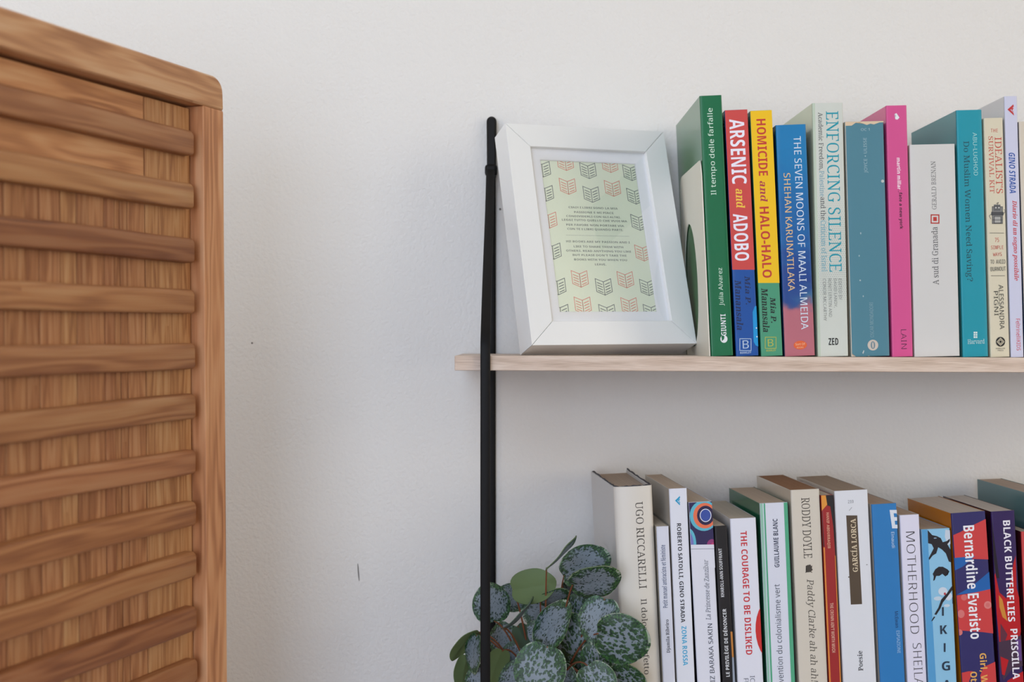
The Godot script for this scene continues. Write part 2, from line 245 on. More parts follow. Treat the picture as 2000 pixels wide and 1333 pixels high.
		art=[["P",[15.2,204.2,23.4,203.8,25.3,188.0,16.6,188.5],Color8(222,228,238),"publisher_mark"],
			["P",[18.5,201.2,21.1,201.0,21.6,197.8,18.8,197.9],Color8(40,122,188),"publisher_mark"],
			["P",[19.1,194.8,21.7,194.7,22.2,191.2,19.3,191.4],Color8(40,122,188),"publisher_mark"],
			["P",[21.7,203.8,23.9,203.7,25.7,188.0,23.3,188.1],Color8(40,122,188),"publisher_mark"],
			["T","Einaudi","S","down",16.98,178.66,2.82,13.45,Color8(200,218,236),0.00,"publisher_mark"],
			["T","McEwan","S","down",16.67,111.10,2.82,13.89,Color8(16,40,80),0.00,"author_lettering"],
			["T","ESPIAZIONE","S","down",17.24,91.95,2.82,19.10,Color8(160,196,226),0.00,"title_lettering"]]},
	{n="paperback_book",p=Vector3(0.3381,-0.3482,-1.0850),s=Vector3(0.0166,0.2005,0.118),lean=0.0467,yaw=2.50,spine=Color8(224,222,240),left=Color8(206,200,196),right=Color8(206,200,196),pages=Color8(190,166,146),hard=0,rough=0.42,g="books on the lower shelf",
		label="slim white paperback with thin dark sans capitals",
		art=[["T","MOTHERHOOD","SL","down",8.23,142.89,7.38,86.80,Color8(62,60,66),0.00,"title_lettering"],
			["T","SHEILA HETI","SL","down",9.56,59.84,7.38,63.36,Color8(62,60,66),0.00,"author_lettering"]]},
	{n="paperback_book",p=Vector3(0.3560,-0.3482,-1.0850),s=Vector3(0.0242,0.1884,0.118),lean=0.0460,yaw=2.40,spine=Color8(142,196,228),left=Color8(150,176,208),right=Color8(150,176,208),pages=Color8(190,170,150),hard=0,rough=0.42,g="books on the lower shelf",
		label="light blue paperback with dark blossom branches and stacked letters",
		art=[["P",[-2.2,191.7,4.7,191.3,6.3,55.7,-3.6,56.2],Color8(84,158,210),"printed_motif"],
			["P",[20.2,187.2,24.9,186.5,25.3,175.6,21.8,174.0,19.5,181.1],Color8(200,212,226),"printed_motif"],
			["P",[5.0,187.9,8.7,183.3,12.6,182.3,16.0,180.4,17.5,176.8,21.1,177.6,23.8,179.6,23.7,177.4,21.4,174.9,24.2,169.6,24.6,159.1,22.0,160.1,19.7,167.2,16.4,170.8,13.4,172.7,11.5,167.6,8.4,166.0,5.1,162.2,4.8,164.0,7.6,168.6,9.5,172.0,7.9,175.6,4.9,176.6],Color8(28,26,36),"printed_motif"],
			["C",11.20,180.61,1.30,0.43,Color8(150,180,206),"printed_motif"],
			["P",[7.6,150.4,10.0,154.2,13.1,156.2,16.6,156.0,20.4,153.7,22.0,151.9,19.8,150.7,20.6,148.9,18.4,147.7,15.9,150.0,13.2,148.4,10.6,148.5,9.1,145.1,7.8,144.3,8.4,148.2],Color8(28,26,36),"printed_motif"],
			["C",15.63,135.23,3.91,3.47,Color8(206,218,232),"printed_motif"],
			["C",20.20,130.67,3.04,3.47,Color8(210,220,234),"printed_motif"],
			["C",11.02,129.36,3.47,1.74,Color8(196,214,230),"printed_motif"],
			["C",18.54,122.93,2.60,1.30,Color8(200,214,228),"printed_motif"],
			["C",17.27,132.98,0.95,1.13,Color8(190,60,70),"printed_motif"],
			["P",[23.6,139.2,24.4,136.6,18.9,129.9,15.2,125.7,12.8,120.6,9.1,115.5,7.4,116.1,11.1,121.5,14.0,128.4,19.0,133.3],Color8(28,26,36),"printed_motif"],
			["P",[4.5,110.5,6.9,114.3,8.1,113.8,5.4,110.5],Color8(28,26,36),"printed_motif"],
			["P",[23.6,129.6,24.9,129.6,24.7,123.9,23.4,124.4],Color8(28,26,36),"printed_motif"],
			["P",[14.2,121.8,15.8,121.8,15.5,114.4,13.9,114.5,14.2,121.8],Color8(36,52,72),"title_lettering"],
			["T","K","SB","flat",14.79,102.68,7.38,6.08,Color8(36,52,72),0.00,"title_lettering"],
			["P",[14.3,91.2,15.9,91.1,15.5,83.7,14.0,83.8,14.3,91.2],Color8(36,52,72),"title_lettering"],
			["T","G","SB","flat",15.32,71.81,7.81,6.94,Color8(36,52,72),0.00,"title_lettering"],
			["T","A","SB","flat",15.47,56.16,7.38,6.51,Color8(36,52,72),0.00,"title_lettering"]]},
	{n="paperback_book",p=Vector3(0.3855,-0.3483,-1.0850),s=Vector3(0.0294,0.2024,0.108),lean=0.0655,yaw=2.00,spine=Color8(44,40,100),left=Color8(186,112,10),right=Color8(186,112,10),pages=Color8(206,194,182),hard=0,rough=0.42,g="books on the lower shelf",
		label="red and navy patchwork paperback with ochre cover and big white name",
		art=[["P",[0.6,184.0,6.9,186.2,17.6,191.1,30.1,196.0,30.9,161.1,0.7,164.4],Color8(206,62,64),"printed_motif"],
			["P",[-1.5,164.6,18.1,165.0,6.7,156.6,-0.9,153.7],Color8(22,96,172),"printed_motif"],
			["P",[-0.1,133.2,12.5,138.9,21.6,145.2,32.6,153.2,33.1,135.8,16.5,134.2],Color8(22,96,172),"printed_motif"],
			["P",[-0.1,132.7,16.5,134.2,33.2,136.6,33.2,97.5,20.4,100.1,0.1,103.1],Color8(206,62,64),"printed_motif"],
			["C",26.20,122.74,3.25,3.25,Color8(218,128,124),"printed_motif"],
			["C",26.20,122.74,1.74,1.74,Color8(212,110,108),"printed_motif"],
			["C",2.77,116.88,3.04,3.47,Color8(216,118,116),"printed_motif"],
			["C",6.28,130.57,2.60,2.60,Color8(212,108,106),"printed_motif"],
			["C",0.45,101.37,2.60,2.60,Color8(216,118,116),"printed_motif"],
			["P",[-0.1,67.0,6.1,67.9,9.5,67.7,4.4,55.9,-1.8,54.1],Color8(206,62,64),"printed_motif"],
			["P",[33.1,75.7,27.3,73.5,19.3,70.6,15.8,63.8,16.4,52.9,32.9,51.8],Color8(206,62,64),"printed_motif"],
			["T","Bernardine Evaristo","BC","down",14.49,143.08,9.98,96.35,Color8(240,240,246),0.00,"author_lettering"],
			["T","Girl, Woman,","BC","down",18.85,57.11,6.94,50.34,Color8(232,176,92),0.00,"title_lettering"],
			["T","Other","BC","down",10.32,56.36,6.08,21.70,Color8(232,176,92),0.00,"title_lettering"]]},
	{n="paperback_book",p=Vector3(0.4168,-0.3485,-1.0850),s=Vector3(0.0202,0.2039,0.112),lean=0.0523,yaw=1.60,spine=Color8(44,22,84),left=Color8(40,14,40),right=Color8(40,14,40),pages=Color8(206,196,186),hard=0,rough=0.42,g="books on the lower shelf",
		label="dark purple paperback with red flame shapes and white capitals",
		art=[["P",[-4.1,206.8,-0.6,206.6,4.1,147.3,1.5,147.4],Color8(22,10,30),"printed_motif"],
			["P",[19.0,165.6,16.9,159.7,14.1,146.8,9.2,129.6,3.4,135.2,0.8,151.8,-1.1,147.6,0.4,110.5,1.8,77.9,17.6,90.1,21.0,105.1,21.2,124.7,18.4,137.8],Color8(184,10,26),"printed_motif"],
			["P",[2.9,133.0,5.7,128.9,7.1,121.1,9.1,110.5,5.0,114.2,2.8,123.0],Color8(206,136,50),"printed_motif"],
			["P",[3.0,109.1,8.5,99.2,4.6,89.9,2.2,94.4],Color8(96,40,60),"printed_motif"],
			["P",[0.4,93.2,11.3,94.8,21.5,98.6,21.9,72.5,10.0,68.8,3.0,60.4,0.7,73.6],Color8(66,42,66),"printed_motif"],
			["P",[15.2,94.6,19.6,94.3,19.5,76.1,16.1,77.1],Color8(96,60,130),"printed_motif"],
			["P",[1.5,80.9,8.3,77.5,4.1,64.7,2.0,65.7],Color8(184,10,26),"printed_motif"],
			["P",[6.5,60.2,21.7,68.1,21.7,52.9,2.7,53.9],Color8(184,10,26),"printed_motif"],
			["T","BLACK BUTTERFLIES","B","down",12.64,152.92,6.08,85.93,Color8(240,236,244),0.00,"title_lettering"],
			["T","PRISCILLA MORRIS","B","down",14.07,64.19,6.08,78.99,Color8(240,236,244),0.00,"author_lettering"]]},
	{n="paperback_book",p=Vector3(0.4392,-0.3485,-1.0850),s=Vector3(0.0090,0.1868,0.112),lean=0.0400,yaw=1.20,spine=Color8(206,70,70),left=Color8(70,20,30),right=Color8(70,20,30),pages=Color8(214,200,180),hard=0,rough=0.42,g="books on the lower shelf",
		label="short coral red book at the right end, before the tall teal one",
		art=[]},
	{n="paperback_book",p=Vector3(0.4554,-0.3486,-1.0850),s=Vector3(0.0230,0.2166,0.140),lean=0.0360,yaw=1.00,spine=Color8(100,134,136),left=Color8(92,126,128),right=Color8(92,126,128),pages=Color8(196,178,162),hard=0,rough=0.42,g="books on the lower shelf",
		label="tall grey-teal book at the far right of the lower row",
		art=[]},
]

# leaf: x, y, z of its middle (m), half length, half width (mm), direction of the tip, turn about its long axis, lift of the tip (degrees), cup, look
const LEAVES := [
	[0.0422,-0.1846,-1.100,19.8,16.7,47,78,0,0.10,0],
	[0.0623,-0.1964,-1.120,23.3,19.7,25,-38,0,0.12,0],
	[0.0675,-0.2007,-1.062,22.1,19.5,15,38,10,0.12,0],
	[0.0175,-0.2157,-1.120,20.2,17.9,10,138,0,0.15,0],
	[-0.0181,-0.2330,-1.130,18.1,17.2,100,8,0,0.12,0],
	[0.0057,-0.2369,-1.100,19.4,14.1,46,76,0,0.10,2],
	[0.0363,-0.2251,-1.120,14.3,12.5,15,45,0,0.10,0],
	[0.0330,-0.2415,-1.085,23.4,19.1,58,-52,0,0.12,0],
	[0.0721,-0.2304,-1.060,20.4,17.8,-105,22,10,0.12,0],
	[0.0515,-0.2554,-1.100,22.0,20.2,-60,15,10,0.10,1],
	[0.0882,-0.2439,-1.045,23.0,21.7,-10,8,12,0.12,1],
	[0.0229,-0.2720,-1.060,22.9,22.0,-110,8,10,0.14,1],
	[0.0690,-0.2790,-1.045,17.6,16.7,-60,10,10,0.12,1],
	[0.0933,-0.2822,-1.060,17.8,16.1,-20,25,0,0.10,1],
	[-0.0412,-0.2636,-1.120,17.9,12.5,225,125,0,0.15,0],
	[-0.0337,-0.2702,-1.110,17.8,13.3,265,58,0,0.10,0],
	[-0.0429,-0.2918,-1.130,17.2,10.8,262,140,0,0.10,0],
	[-0.0142,-0.2813,-1.110,16.9,12.4,250,150,0,0.12,0],
	[0.0090,-0.2606,-1.130,11.8,9.9,300,150,0,0.10,2],
	[0.0036,-0.2818,-1.130,17.2,15.4,250,15,0,0.10,0],
	[0.0412,-0.2757,-1.120,17.0,15.2,200,25,0,0.10,1],
	[0.0441,-0.3104,-1.080,19.0,18.1,-90,10,10,0.10,1],
	[0.0000,-0.3154,-1.090,18.3,17.4,-100,10,0,0.10,0],
	[0.0899,-0.3139,-1.070,18.8,18.0,-60,10,0,0.10,1],
	[0.0650,-0.2771,-1.120,16.1,15.2,-40,20,0,0.10,0],
	[0.0000,-0.2327,-1.160,14.8,13.0,170,20,0,0.10,2],
	[0.0285,-0.2417,-1.150,18.4,16.6,200,20,0,0.10,0],
	[0.0591,-0.2390,-1.120,18.8,17.0,-95,25,0,0.10,1],
	[0.0235,-0.2628,-1.130,18.1,16.3,220,15,0,0.10,0],
	[-0.0069,-0.2684,-1.150,16.6,14.7,250,20,0,0.10,2],
	[0.0731,-0.2690,-1.075,18.1,16.3,-80,12,0,0.10,1],
	[-0.0269,-0.2995,-1.120,17.0,15.2,255,15,0,0.10,0],
	[0.0396,-0.2941,-1.100,19.4,17.6,-90,10,0,0.10,0],
	[0.0598,-0.2270,-1.150,18.4,15.6,-20,40,0,0.10,0],
	[0.0044,-0.2946,-1.110,18.6,16.0,240,10,0,0.10,2]
]

# ------------------------------------------------------------------ naming
func numbered(called: String) -> String:
	var n: int = taken.get(called, 0)
	taken[called] = n + 1
	return called if n == 0 else "%s_%03d" % [called, n]

func tag(o: Node, label := "", category := "", group := "", kind := "") -> Node:
	if label: o.set_meta("label", label)
	if category: o.set_meta("category", category)
	if group: o.set_meta("group", group)
	if kind: o.set_meta("kind", kind)
	return o

func thing(called: String, label: String, category: String, at: Vector3, group := "") -> Node3D:
	var o := Node3D.new()
	o.name = numbered(called)
	add_child(o, true)
	o.position = at
	tag(o, label, category, group)
	return o

func piece(called: String, m: Mesh, material: Material, parent: Node3D, at := Vector3.ZERO, turn := Vector3.ZERO) -> MeshInstance3D:
	var o := MeshInstance3D.new()
	if parent == self:
		o.name = numbered(called)
	else:
		var k := 0
		for c in parent.get_children():
			if c.has_meta("called") and c.get_meta("called") == called:
				k += 1
		o.name = called if k == 0 else "%s_%03d" % [called, k]
		o.set_meta("called", called)
	o.mesh = m
	if material: o.material_override = material
	o.position = at
	o.rotation_degrees = turn
	parent.add_child(o, true)
	return o

func struct(called: String, m: Mesh, material: Material, at: Vector3, label: String, category: String) -> MeshInstance3D:
	var o := piece(called, m, material, self, at)
	tag(o, label, category, "", "structure")
	return o

# ------------------------------------------------------------------ materials
func paint(c: Color, rough := 0.5, spec := 0.5) -> StandardMaterial3D:
	var key := "%s %.2f %.2f" % [c.to_html(), rough, spec]
	if not mats.has(key):
		var m := StandardMaterial3D.new()
		m.albedo_color = c
		m.roughness = rough
		m.metallic_specular = spec
		mats[key] = m
	return mats[key]

func grain_image(w: int, h: int, lo: Color, mid: Color, hi: Color, rings: float, wobble: float, sd: int, fibre: float) -> ImageTexture:
	var a := FastNoiseLite.new()
	a.seed = sd
	a.noise_type = FastNoiseLite.TYPE_SIMPLEX_SMOOTH
	a.frequency = 1.0
	a.fractal_octaves = 3
	var b := FastNoiseLite.new()
	b.seed = sd + 7
	b.noise_type = FastNoiseLite.TYPE_SIMPLEX
	b.frequency = 1.0
	b.fractal_octaves = 2
	var im := Image.create(w, h, false, Image.FORMAT_RGB8)
	var f := func(u: float, v: float) -> float:
		var n := a.get_noise_2d(u * 1.7, v * 2.6)
		var s := sin((v * rings + n * wobble) * TAU)
		return 0.5 + 0.26 * s + fibre * b.get_noise_2d(u * 6.0, v * 95.0) + 0.35 * a.get_noise_2d(u * 1.1 + 40.0, v * 4.0)
	for y in h:
		var v := float(y) / h
		var kv := smoothstep(0.88, 1.0, v)
		for x in w:
			var u := float(x) / w
			var ku := smoothstep(0.88, 1.0, u)
			var t: float = f.call(u, v)
			if ku > 0.0: t = lerpf(t, f.call(u - 1.0, v), ku)
			if kv > 0.0: t = lerpf(t, f.call(u, v - 1.0), kv)
			t = clampf(t, 0.0, 1.0)
			im.set_pixel(x, y, lo.lerp(mid, t * 2.0) if t < 0.5 else mid.lerp(hi, t * 2.0 - 1.0))
	return ImageTexture.create_from_image(im)

func wood(tex: ImageTexture, tint: Color, rough := 0.55, scale := Vector3(2.2, 13.0, 1.0)) -> StandardMaterial3D:
	var key := "w%d %s %.2f %s" % [tex.get_instance_id(), tint.to_html(), rough, scale]
	if not mats.has(key):
		var m := StandardMaterial3D.new()
		m.albedo_texture = tex
		m.albedo_color = tint
		m.roughness = rough
		m.uv1_scale = scale
		m.heightmap_enabled = true
		m.heightmap_texture = tex
		m.heightmap_scale = 0.02
		mats[key] = m
	return mats[key]

func plaster(tint: Color) -> StandardMaterial3D:
	var m := StandardMaterial3D.new()
	m.albedo_color = tint
	m.roughness = 0.75
	m.metallic_specular = 0.3
	var n := FastNoiseLite.new()
	n.seed = 5
	n.noise_type = FastNoiseLite.TYPE_SIMPLEX_SMOOTH
	n.frequency = 0.027
	n.fractal_octaves = 3
	n.fractal_gain = 0.5
	n.domain_warp_enabled = true
	n.domain_warp_amplitude = 8.0
	n.domain_warp_frequency = 0.02
	var t := NoiseTexture2D.new()
	t.width = 1024
	t.height = 1024
	t.seamless = true
	t.noise = n
	m.heightmap_enabled = true
	m.heightmap_texture = t
	m.heightmap_scale = 0.042
	m.uv1_triplanar = true
	m.uv1_world_triplanar = true
	m.uv1_scale = Vector3(6.5, 6.5, 6.5)
	return m

func pages(c: Color) -> StandardMaterial3D:
	var key := "pages" + c.to_html()
	if not mats.has(key):
		var m := StandardMaterial3D.new()
		m.albedo_texture = page_lines
		m.albedo_color = c
		m.roughness = 0.9
		m.metallic_specular = 0.2
		m.uv1_triplanar = true
		m.uv1_scale = Vector3(30.0, 1.3, 1.3)
		mats[key] = m
	return mats[key]

# ------------------------------------------------------------------ meshes
func quad(st: SurfaceTool, a: Vector3, b: Vector3, c: Vector3, d: Vector3, ua := Vector2.ZERO, ub := Vector2.ZERO, uc := Vector2.ZERO, ud := Vector2.ZERO) -> void:
	# a b c d run clockwise seen from the front
	for k in [[a, ua], [b, ub], [c, uc], [a, ua], [c, uc], [d, ud]]:
		st.set_uv(k[1])
		st.add_vertex(k[0])

func rounded_box(size: Vector3, r: float, grain := 0, seg := 2) -> ArrayMesh:
	# a box with rounded edges; texture coordinates in metres, u along the axis «grain»
	var h := size * 0.5
	r = minf(r, minf(h.x, minf(h.y, h.z)) * 0.98)
	var off := Vector2(rng.randf(), rng.randf())
	var verts := PackedVector3Array()
	var norms := PackedVector3Array()
	var uvs := PackedVector2Array()
	var idx := PackedInt32Array()
	var steps := func(half: float) -> Array:
		var s := []
		for k in seg + 1: s.append(-half + r * (1.0 - cos(PI * 0.5 * k / seg)))
		for k in seg + 1: s.append(half - r * (1.0 - cos(PI * 0.5 * (seg - k) / seg)))
		return s
	var inner := h - Vector3(r, r, r)
	for axis in 3:
		var u := (axis + 1) % 3
		var v := (axis + 2) % 3
		var su: Array = steps.call(h[u])
		var sv: Array = steps.call(h[v])
		for side in [-1.0, 1.0]:
			var first := verts.size()
			for i in su.size():
				for j in sv.size():
					var p := Vector3.ZERO
					p[axis] = h[axis] * side
					p[u] = su[i]
					p[v] = sv[j]
					var c := p.clamp(-inner, inner)
					var n := (p - c).normalized()
					verts.append(c + n * r)
					norms.append(n)
					var uu: float = p[grain] if grain != axis else p[u]
					var other := 3 - axis - grain if grain != axis else v
					var vv: float = p[other] + (0.37 if axis == 1 else 0.0)
					uvs.append(Vector2(uu, vv) + off)
			var m := sv.size()
			for i in su.size() - 1:
				for j in m - 1:
					var a := first + i * m + j
					if side > 0.0:
						idx.append_array([a, a + 1, a + m, a + 1, a + m + 1, a + m])
					else:
						idx.append_array([a, a + m, a + 1, a + 1, a + m, a + m + 1])
	return arrays_mesh(verts, norms, uvs, idx)

func arrays_mesh(verts: PackedVector3Array, norms: PackedVector3Array, uvs: PackedVector2Array, idx: PackedInt32Array) -> ArrayMesh:
	var a := []
	a.resize(Mesh.ARRAY_MAX)
	a[Mesh.ARRAY_VERTEX] = verts
	a[Mesh.ARRAY_NORMAL] = norms
	a[Mesh.ARRAY_TEX_UV] = uvs
	a[Mesh.ARRAY_INDEX] = idx
	var m := ArrayMesh.new()
	m.add_surface_from_arrays(Mesh.PRIMITIVE_TRIANGLES, a)
	return m

func extrude(outline: PackedVector2Array, depth: float, bevel := 0.0) -> ArrayMesh:
	# outline in x, y; from z = 0 back to z = -depth, with a small bevel on both rims
	if Geometry2D.is_polygon_clockwise(outline):
		outline = outline.duplicate()
		outline.reverse()
	var st := SurfaceTool.new()
	st.begin(Mesh.PRIMITIVE_TRIANGLES)
	st.set_smooth_group(-1)
	var inner := outline
	if bevel > 0.0:
		var shrunk := PackedVector2Array()
		var n := outline.size()
		for i in n:
			var d0 := (outline[i] - outline[(i + n - 1) % n]).normalized()
			var d1 := (outline[(i + 1) % n] - outline[i]).normalized()
			var inward := (Vector2(-d0.y, d0.x) + Vector2(-d1.y, d1.x)).normalized()
			shrunk.append(outline[i] + inward * bevel)
		inner = shrunk
	var t := Geometry2D.triangulate_polygon(inner)
	for k in range(0, t.size(), 3):
		var p := [inner[t[k]], inner[t[k + 1]], inner[t[k + 2]]]
		var area: float = (p[1] - p[0]).cross(p[2] - p[0])
		var o := [0, 2, 1] if area > 0.0 else [0, 1, 2]
		for q in o:
			st.set_uv(p[q])
			st.add_vertex(Vector3(p[q].x, p[q].y, 0))
		for q in [o[0], o[2], o[1]]:
			st.set_uv(p[q])
			st.add_vertex(Vector3(p[q].x, p[q].y, -depth))
	var rings := [[inner, 0.0], [outline, -bevel], [outline, -depth + bevel], [inner, -depth]]
	for k in 3:
		if k != 1 and bevel <= 0.0: continue
		var c: PackedVector2Array = rings[k][0]
		var d: PackedVector2Array = rings[k + 1][0]
		var run := 0.0
		for i in c.size():
			var j := (i + 1) % c.size()
			var step := c[i].distance_to(c[j])
			quad(st, Vector3(c[i].x, c[i].y, rings[k][1]), Vector3(c[j].x, c[j].y, rings[k][1]), Vector3(d[j].x, d[j].y, rings[k + 1][1]), Vector3(d[i].x, d[i].y, rings[k + 1][1]),
				Vector2(run, rings[k][1]), Vector2(run + step, rings[k][1]), Vector2(run + step, rings[k + 1][1]), Vector2(run, rings[k + 1][1]))
			run += step
	st.generate_normals()
	return st.commit()

func sweep(path: PackedVector3Array, half_w: float, half_t: float, side := Vector3.ZERO, n := 12, power := 1.0, taper := 1.0) -> ArrayMesh:
	# an oval or strap section carried along a path, with closed round ends
	var verts := PackedVector3Array()
	var norms := PackedVector3Array()
	var uvs := PackedVector2Array()
	var idx := PackedInt32Array()
	var last := path.size() - 1
	var s := side
	for i in path.size():
		var fwd := (path[mini(i + 1, last)] - path[maxi(i - 1, 0)]).normalized()
		if s == Vector3.ZERO:
			s = fwd.cross(Vector3(0.3, 0.1, 0.9)).normalized()
		var b := (s - fwd * s.dot(fwd)).normalized()
		if side == Vector3.ZERO: s = b
		var up := b.cross(fwd)
		var k := lerpf(1.0, taper, float(i) / last)
		for j in n + 1:
			var t := TAU * j / n
			var cx := signf(cos(t)) * pow(absf(cos(t)), power)
			var cy := signf(sin(t)) * pow(absf(sin(t)), power)
			verts.append(path[i] + b * cx * half_w * k + up * cy * half_t * k)
			norms.append((b * cos(t) / half_w + up * sin(t) / half_t).normalized())
			uvs.append(Vector2(float(j) / n, float(i)))
	for i in last:
		for j in n:
			var a := i * (n + 1) + j
			idx.append_array([a, a + 1, a + n + 1, a + 1, a + n + 2, a + n + 1])
	for e in [0, last]:
		var fwd := (path[1] - path[0]).normalized() * -1.0 if e == 0 else (path[last] - path[last - 1]).normalized()
		var c := verts.size()
		verts.append(path[e])
		norms.append(fwd)
		uvs.append(Vector2.ZERO)
		for j in n + 1:
			verts.append(verts[e * (n + 1) + j])
			norms.append(fwd)
			uvs.append(Vector2.ZERO)
		for j in n:
			idx.append_array([c, c + 2 + j, c + 1 + j] if e == 0 else [c, c + 1 + j, c + 2 + j])
	return arrays_mesh(verts, norms, uvs, idx)

# ------------------------------------------------------------------ lettering and flat print
func font(key: String) -> Font:
	if not fonts.has(key):
		var s := SystemFont.new()
		s.font_names = PackedStringArray(["Droid Serif" if key[0] in ["G", "I"] else "Droid Sans Mono" if key[0] == "M" else "Droid Sans"])
		s.font_weight = 700 if key in ["B", "BC", "SB", "GB", "IB", "SC"] else 400
		var f := FontVariation.new()
		f.base_font = s
		f.variation_embolden = {"SL": -0.5, "G": -0.06, "GI": -0.06}.get(key, 0.0)
		fonts[key] = f
	return fonts[key]

func letters(words: String, key: String, centre: Vector2, height: float, length: float, dir: String, slant := 0.0) -> Array:
	# the front faces of the lettering, as [points in a plane, three to a triangle]; fitted to height across and length along
	var t := TextMesh.new()
	t.text = words
	t.font = font(key)
	t.font_size = 48
	t.curve_step = 1.0 if length < 0.05 else 0.6
	t.depth = 0.01
	if key in ["IB", "GI"]: slant += 0.2
	var a := t.surface_get_arrays(0)
	var v: PackedVector3Array = a[Mesh.ARRAY_VERTEX]
	var n: PackedVector3Array = a[Mesh.ARRAY_NORMAL]
	var ix: PackedInt32Array = a[Mesh.ARRAY_INDEX] if a[Mesh.ARRAY_INDEX] != null and a[Mesh.ARRAY_INDEX].size() else PackedInt32Array(range(v.size()))
	var flat := PackedVector2Array()
	for k in range(0, ix.size(), 3):
		if n[ix[k]].z > 0.9 and n[ix[k + 1]].z > 0.9 and n[ix[k + 2]].z > 0.9:
			for q in 3:
				var p := v[ix[k + q]]
				flat.append(Vector2(p.x + slant * p.y, p.y))
	if flat.is_empty(): return []
	var lo := flat[0]
	var hi := flat[0]
	for p in flat:
		lo = lo.min(p)
		hi = hi.max(p)
	var out := []
	for p in flat:
		var q := (p - (lo + hi) * 0.5) / (hi - lo) * Vector2(length, height)
		out.append(centre + (Vector2(q.y, -q.x) if dir == "down" else Vector2(-q.y, q.x) if dir == "up" else q))
	return out

func fill(poly: PackedVector2Array, clip: PackedVector2Array) -> Array:
	var out := []
	for p in Geometry2D.intersect_polygons(poly, clip):
		var t := Geometry2D.triangulate_polygon(p)
		for k in t: out.append(p[k])
	return out

func ring(c: Vector2, rx: float, ry: float, n := 28) -> PackedVector2Array:
	var p := PackedVector2Array()
	for k in n: p.append(c + Vector2(cos(TAU * k / n) * rx, sin(TAU * k / n) * ry))
	return p

func stroke(pts: PackedVector2Array, width: float, clip: PackedVector2Array) -> Array:
	var out := []
	for i in pts.size() - 1:
		var d := (pts[i + 1] - pts[i]).normalized() * width * 0.5
		var s := Vector2(-d.y, d.x)
		out.append_array(fill(PackedVector2Array([pts[i] - d + s, pts[i + 1] + d + s, pts[i + 1] + d - s, pts[i] - d - s]), clip))
	return out

func rect(x0: float, y0: float, x1: float, y1: float) -> PackedVector2Array:
	return PackedVector2Array([Vector2(x0, y0), Vector2(x1, y0), Vector2(x1, y1), Vector2(x0, y1)])

func add_flat(st: SurfaceTool, tri: Array, depth: Callable) -> void:
	for k in range(0, tri.size(), 3):
		var a: Vector2 = tri[k]
		var b: Vector2 = tri[k + 1]
		var c: Vector2 = tri[k + 2]
		var o := [a, c, b] if (b - a).cross(c - a) > 0.0 else [a, b, c]
		for p in o:
			st.set_normal(Vector3(0, 0, 1))
			st.add_vertex(Vector3(p.x, p.y, depth.call(p.x)))

func print_on(parent: Node3D, art: Array, clip: PackedVector2Array, surface: Callable, rough: float) -> void:
	# art in millimetres: flat print and lettering, one mesh per kind and colour
	var sets := {}
	var order := []
	var n := 0
	for a in art:
		n += 1
		var tri := []
		var col: Color
		var part: String
		match a[0]:
			"T":
				tri = letters(a[1], a[2], Vector2(a[4], a[5]) * 0.001, a[6] * 0.001, a[7] * 0.001, a[3], a[9])
				col = a[8]
				part = a[10]
			"C":
				tri = fill(ring(Vector2(a[1], a[2]) * 0.001, a[3] * 0.001, a[4] * 0.001), clip)
				col = a[5]
				part = a[6]
			_:
				var pts := PackedVector2Array()
				for k in range(0, a[1].size(), 2): pts.append(Vector2(a[1][k], a[1][k + 1]) * 0.001)
				tri = fill(pts, clip) if a[0] == "P" else stroke(pts, a[2] * 0.001, clip)
				col = a[a.size() - 2]
				part = a[a.size() - 1]
		if tri.is_empty(): continue
		var key := part + col.to_html() + ("" if part in ["engraving", "publisher_mark"] else str(n))
		if not sets.has(key):
			var st := SurfaceTool.new()
			st.begin(Mesh.PRIMITIVE_TRIANGLES)
			sets[key] = [st, part, col]
			order.append(key)
		var lift := 0.00006 + 0.000012 * n
		add_flat(sets[key][0], tri, (func(x: float) -> float: return surface.call(x) + lift) if a[0] == "T" else (func(_x: float) -> float: return surface.call(-1.0) + lift))
	for key in order:
		piece(sets[key][1], sets[key][0].commit(), paint(sets[key][2], rough), parent)

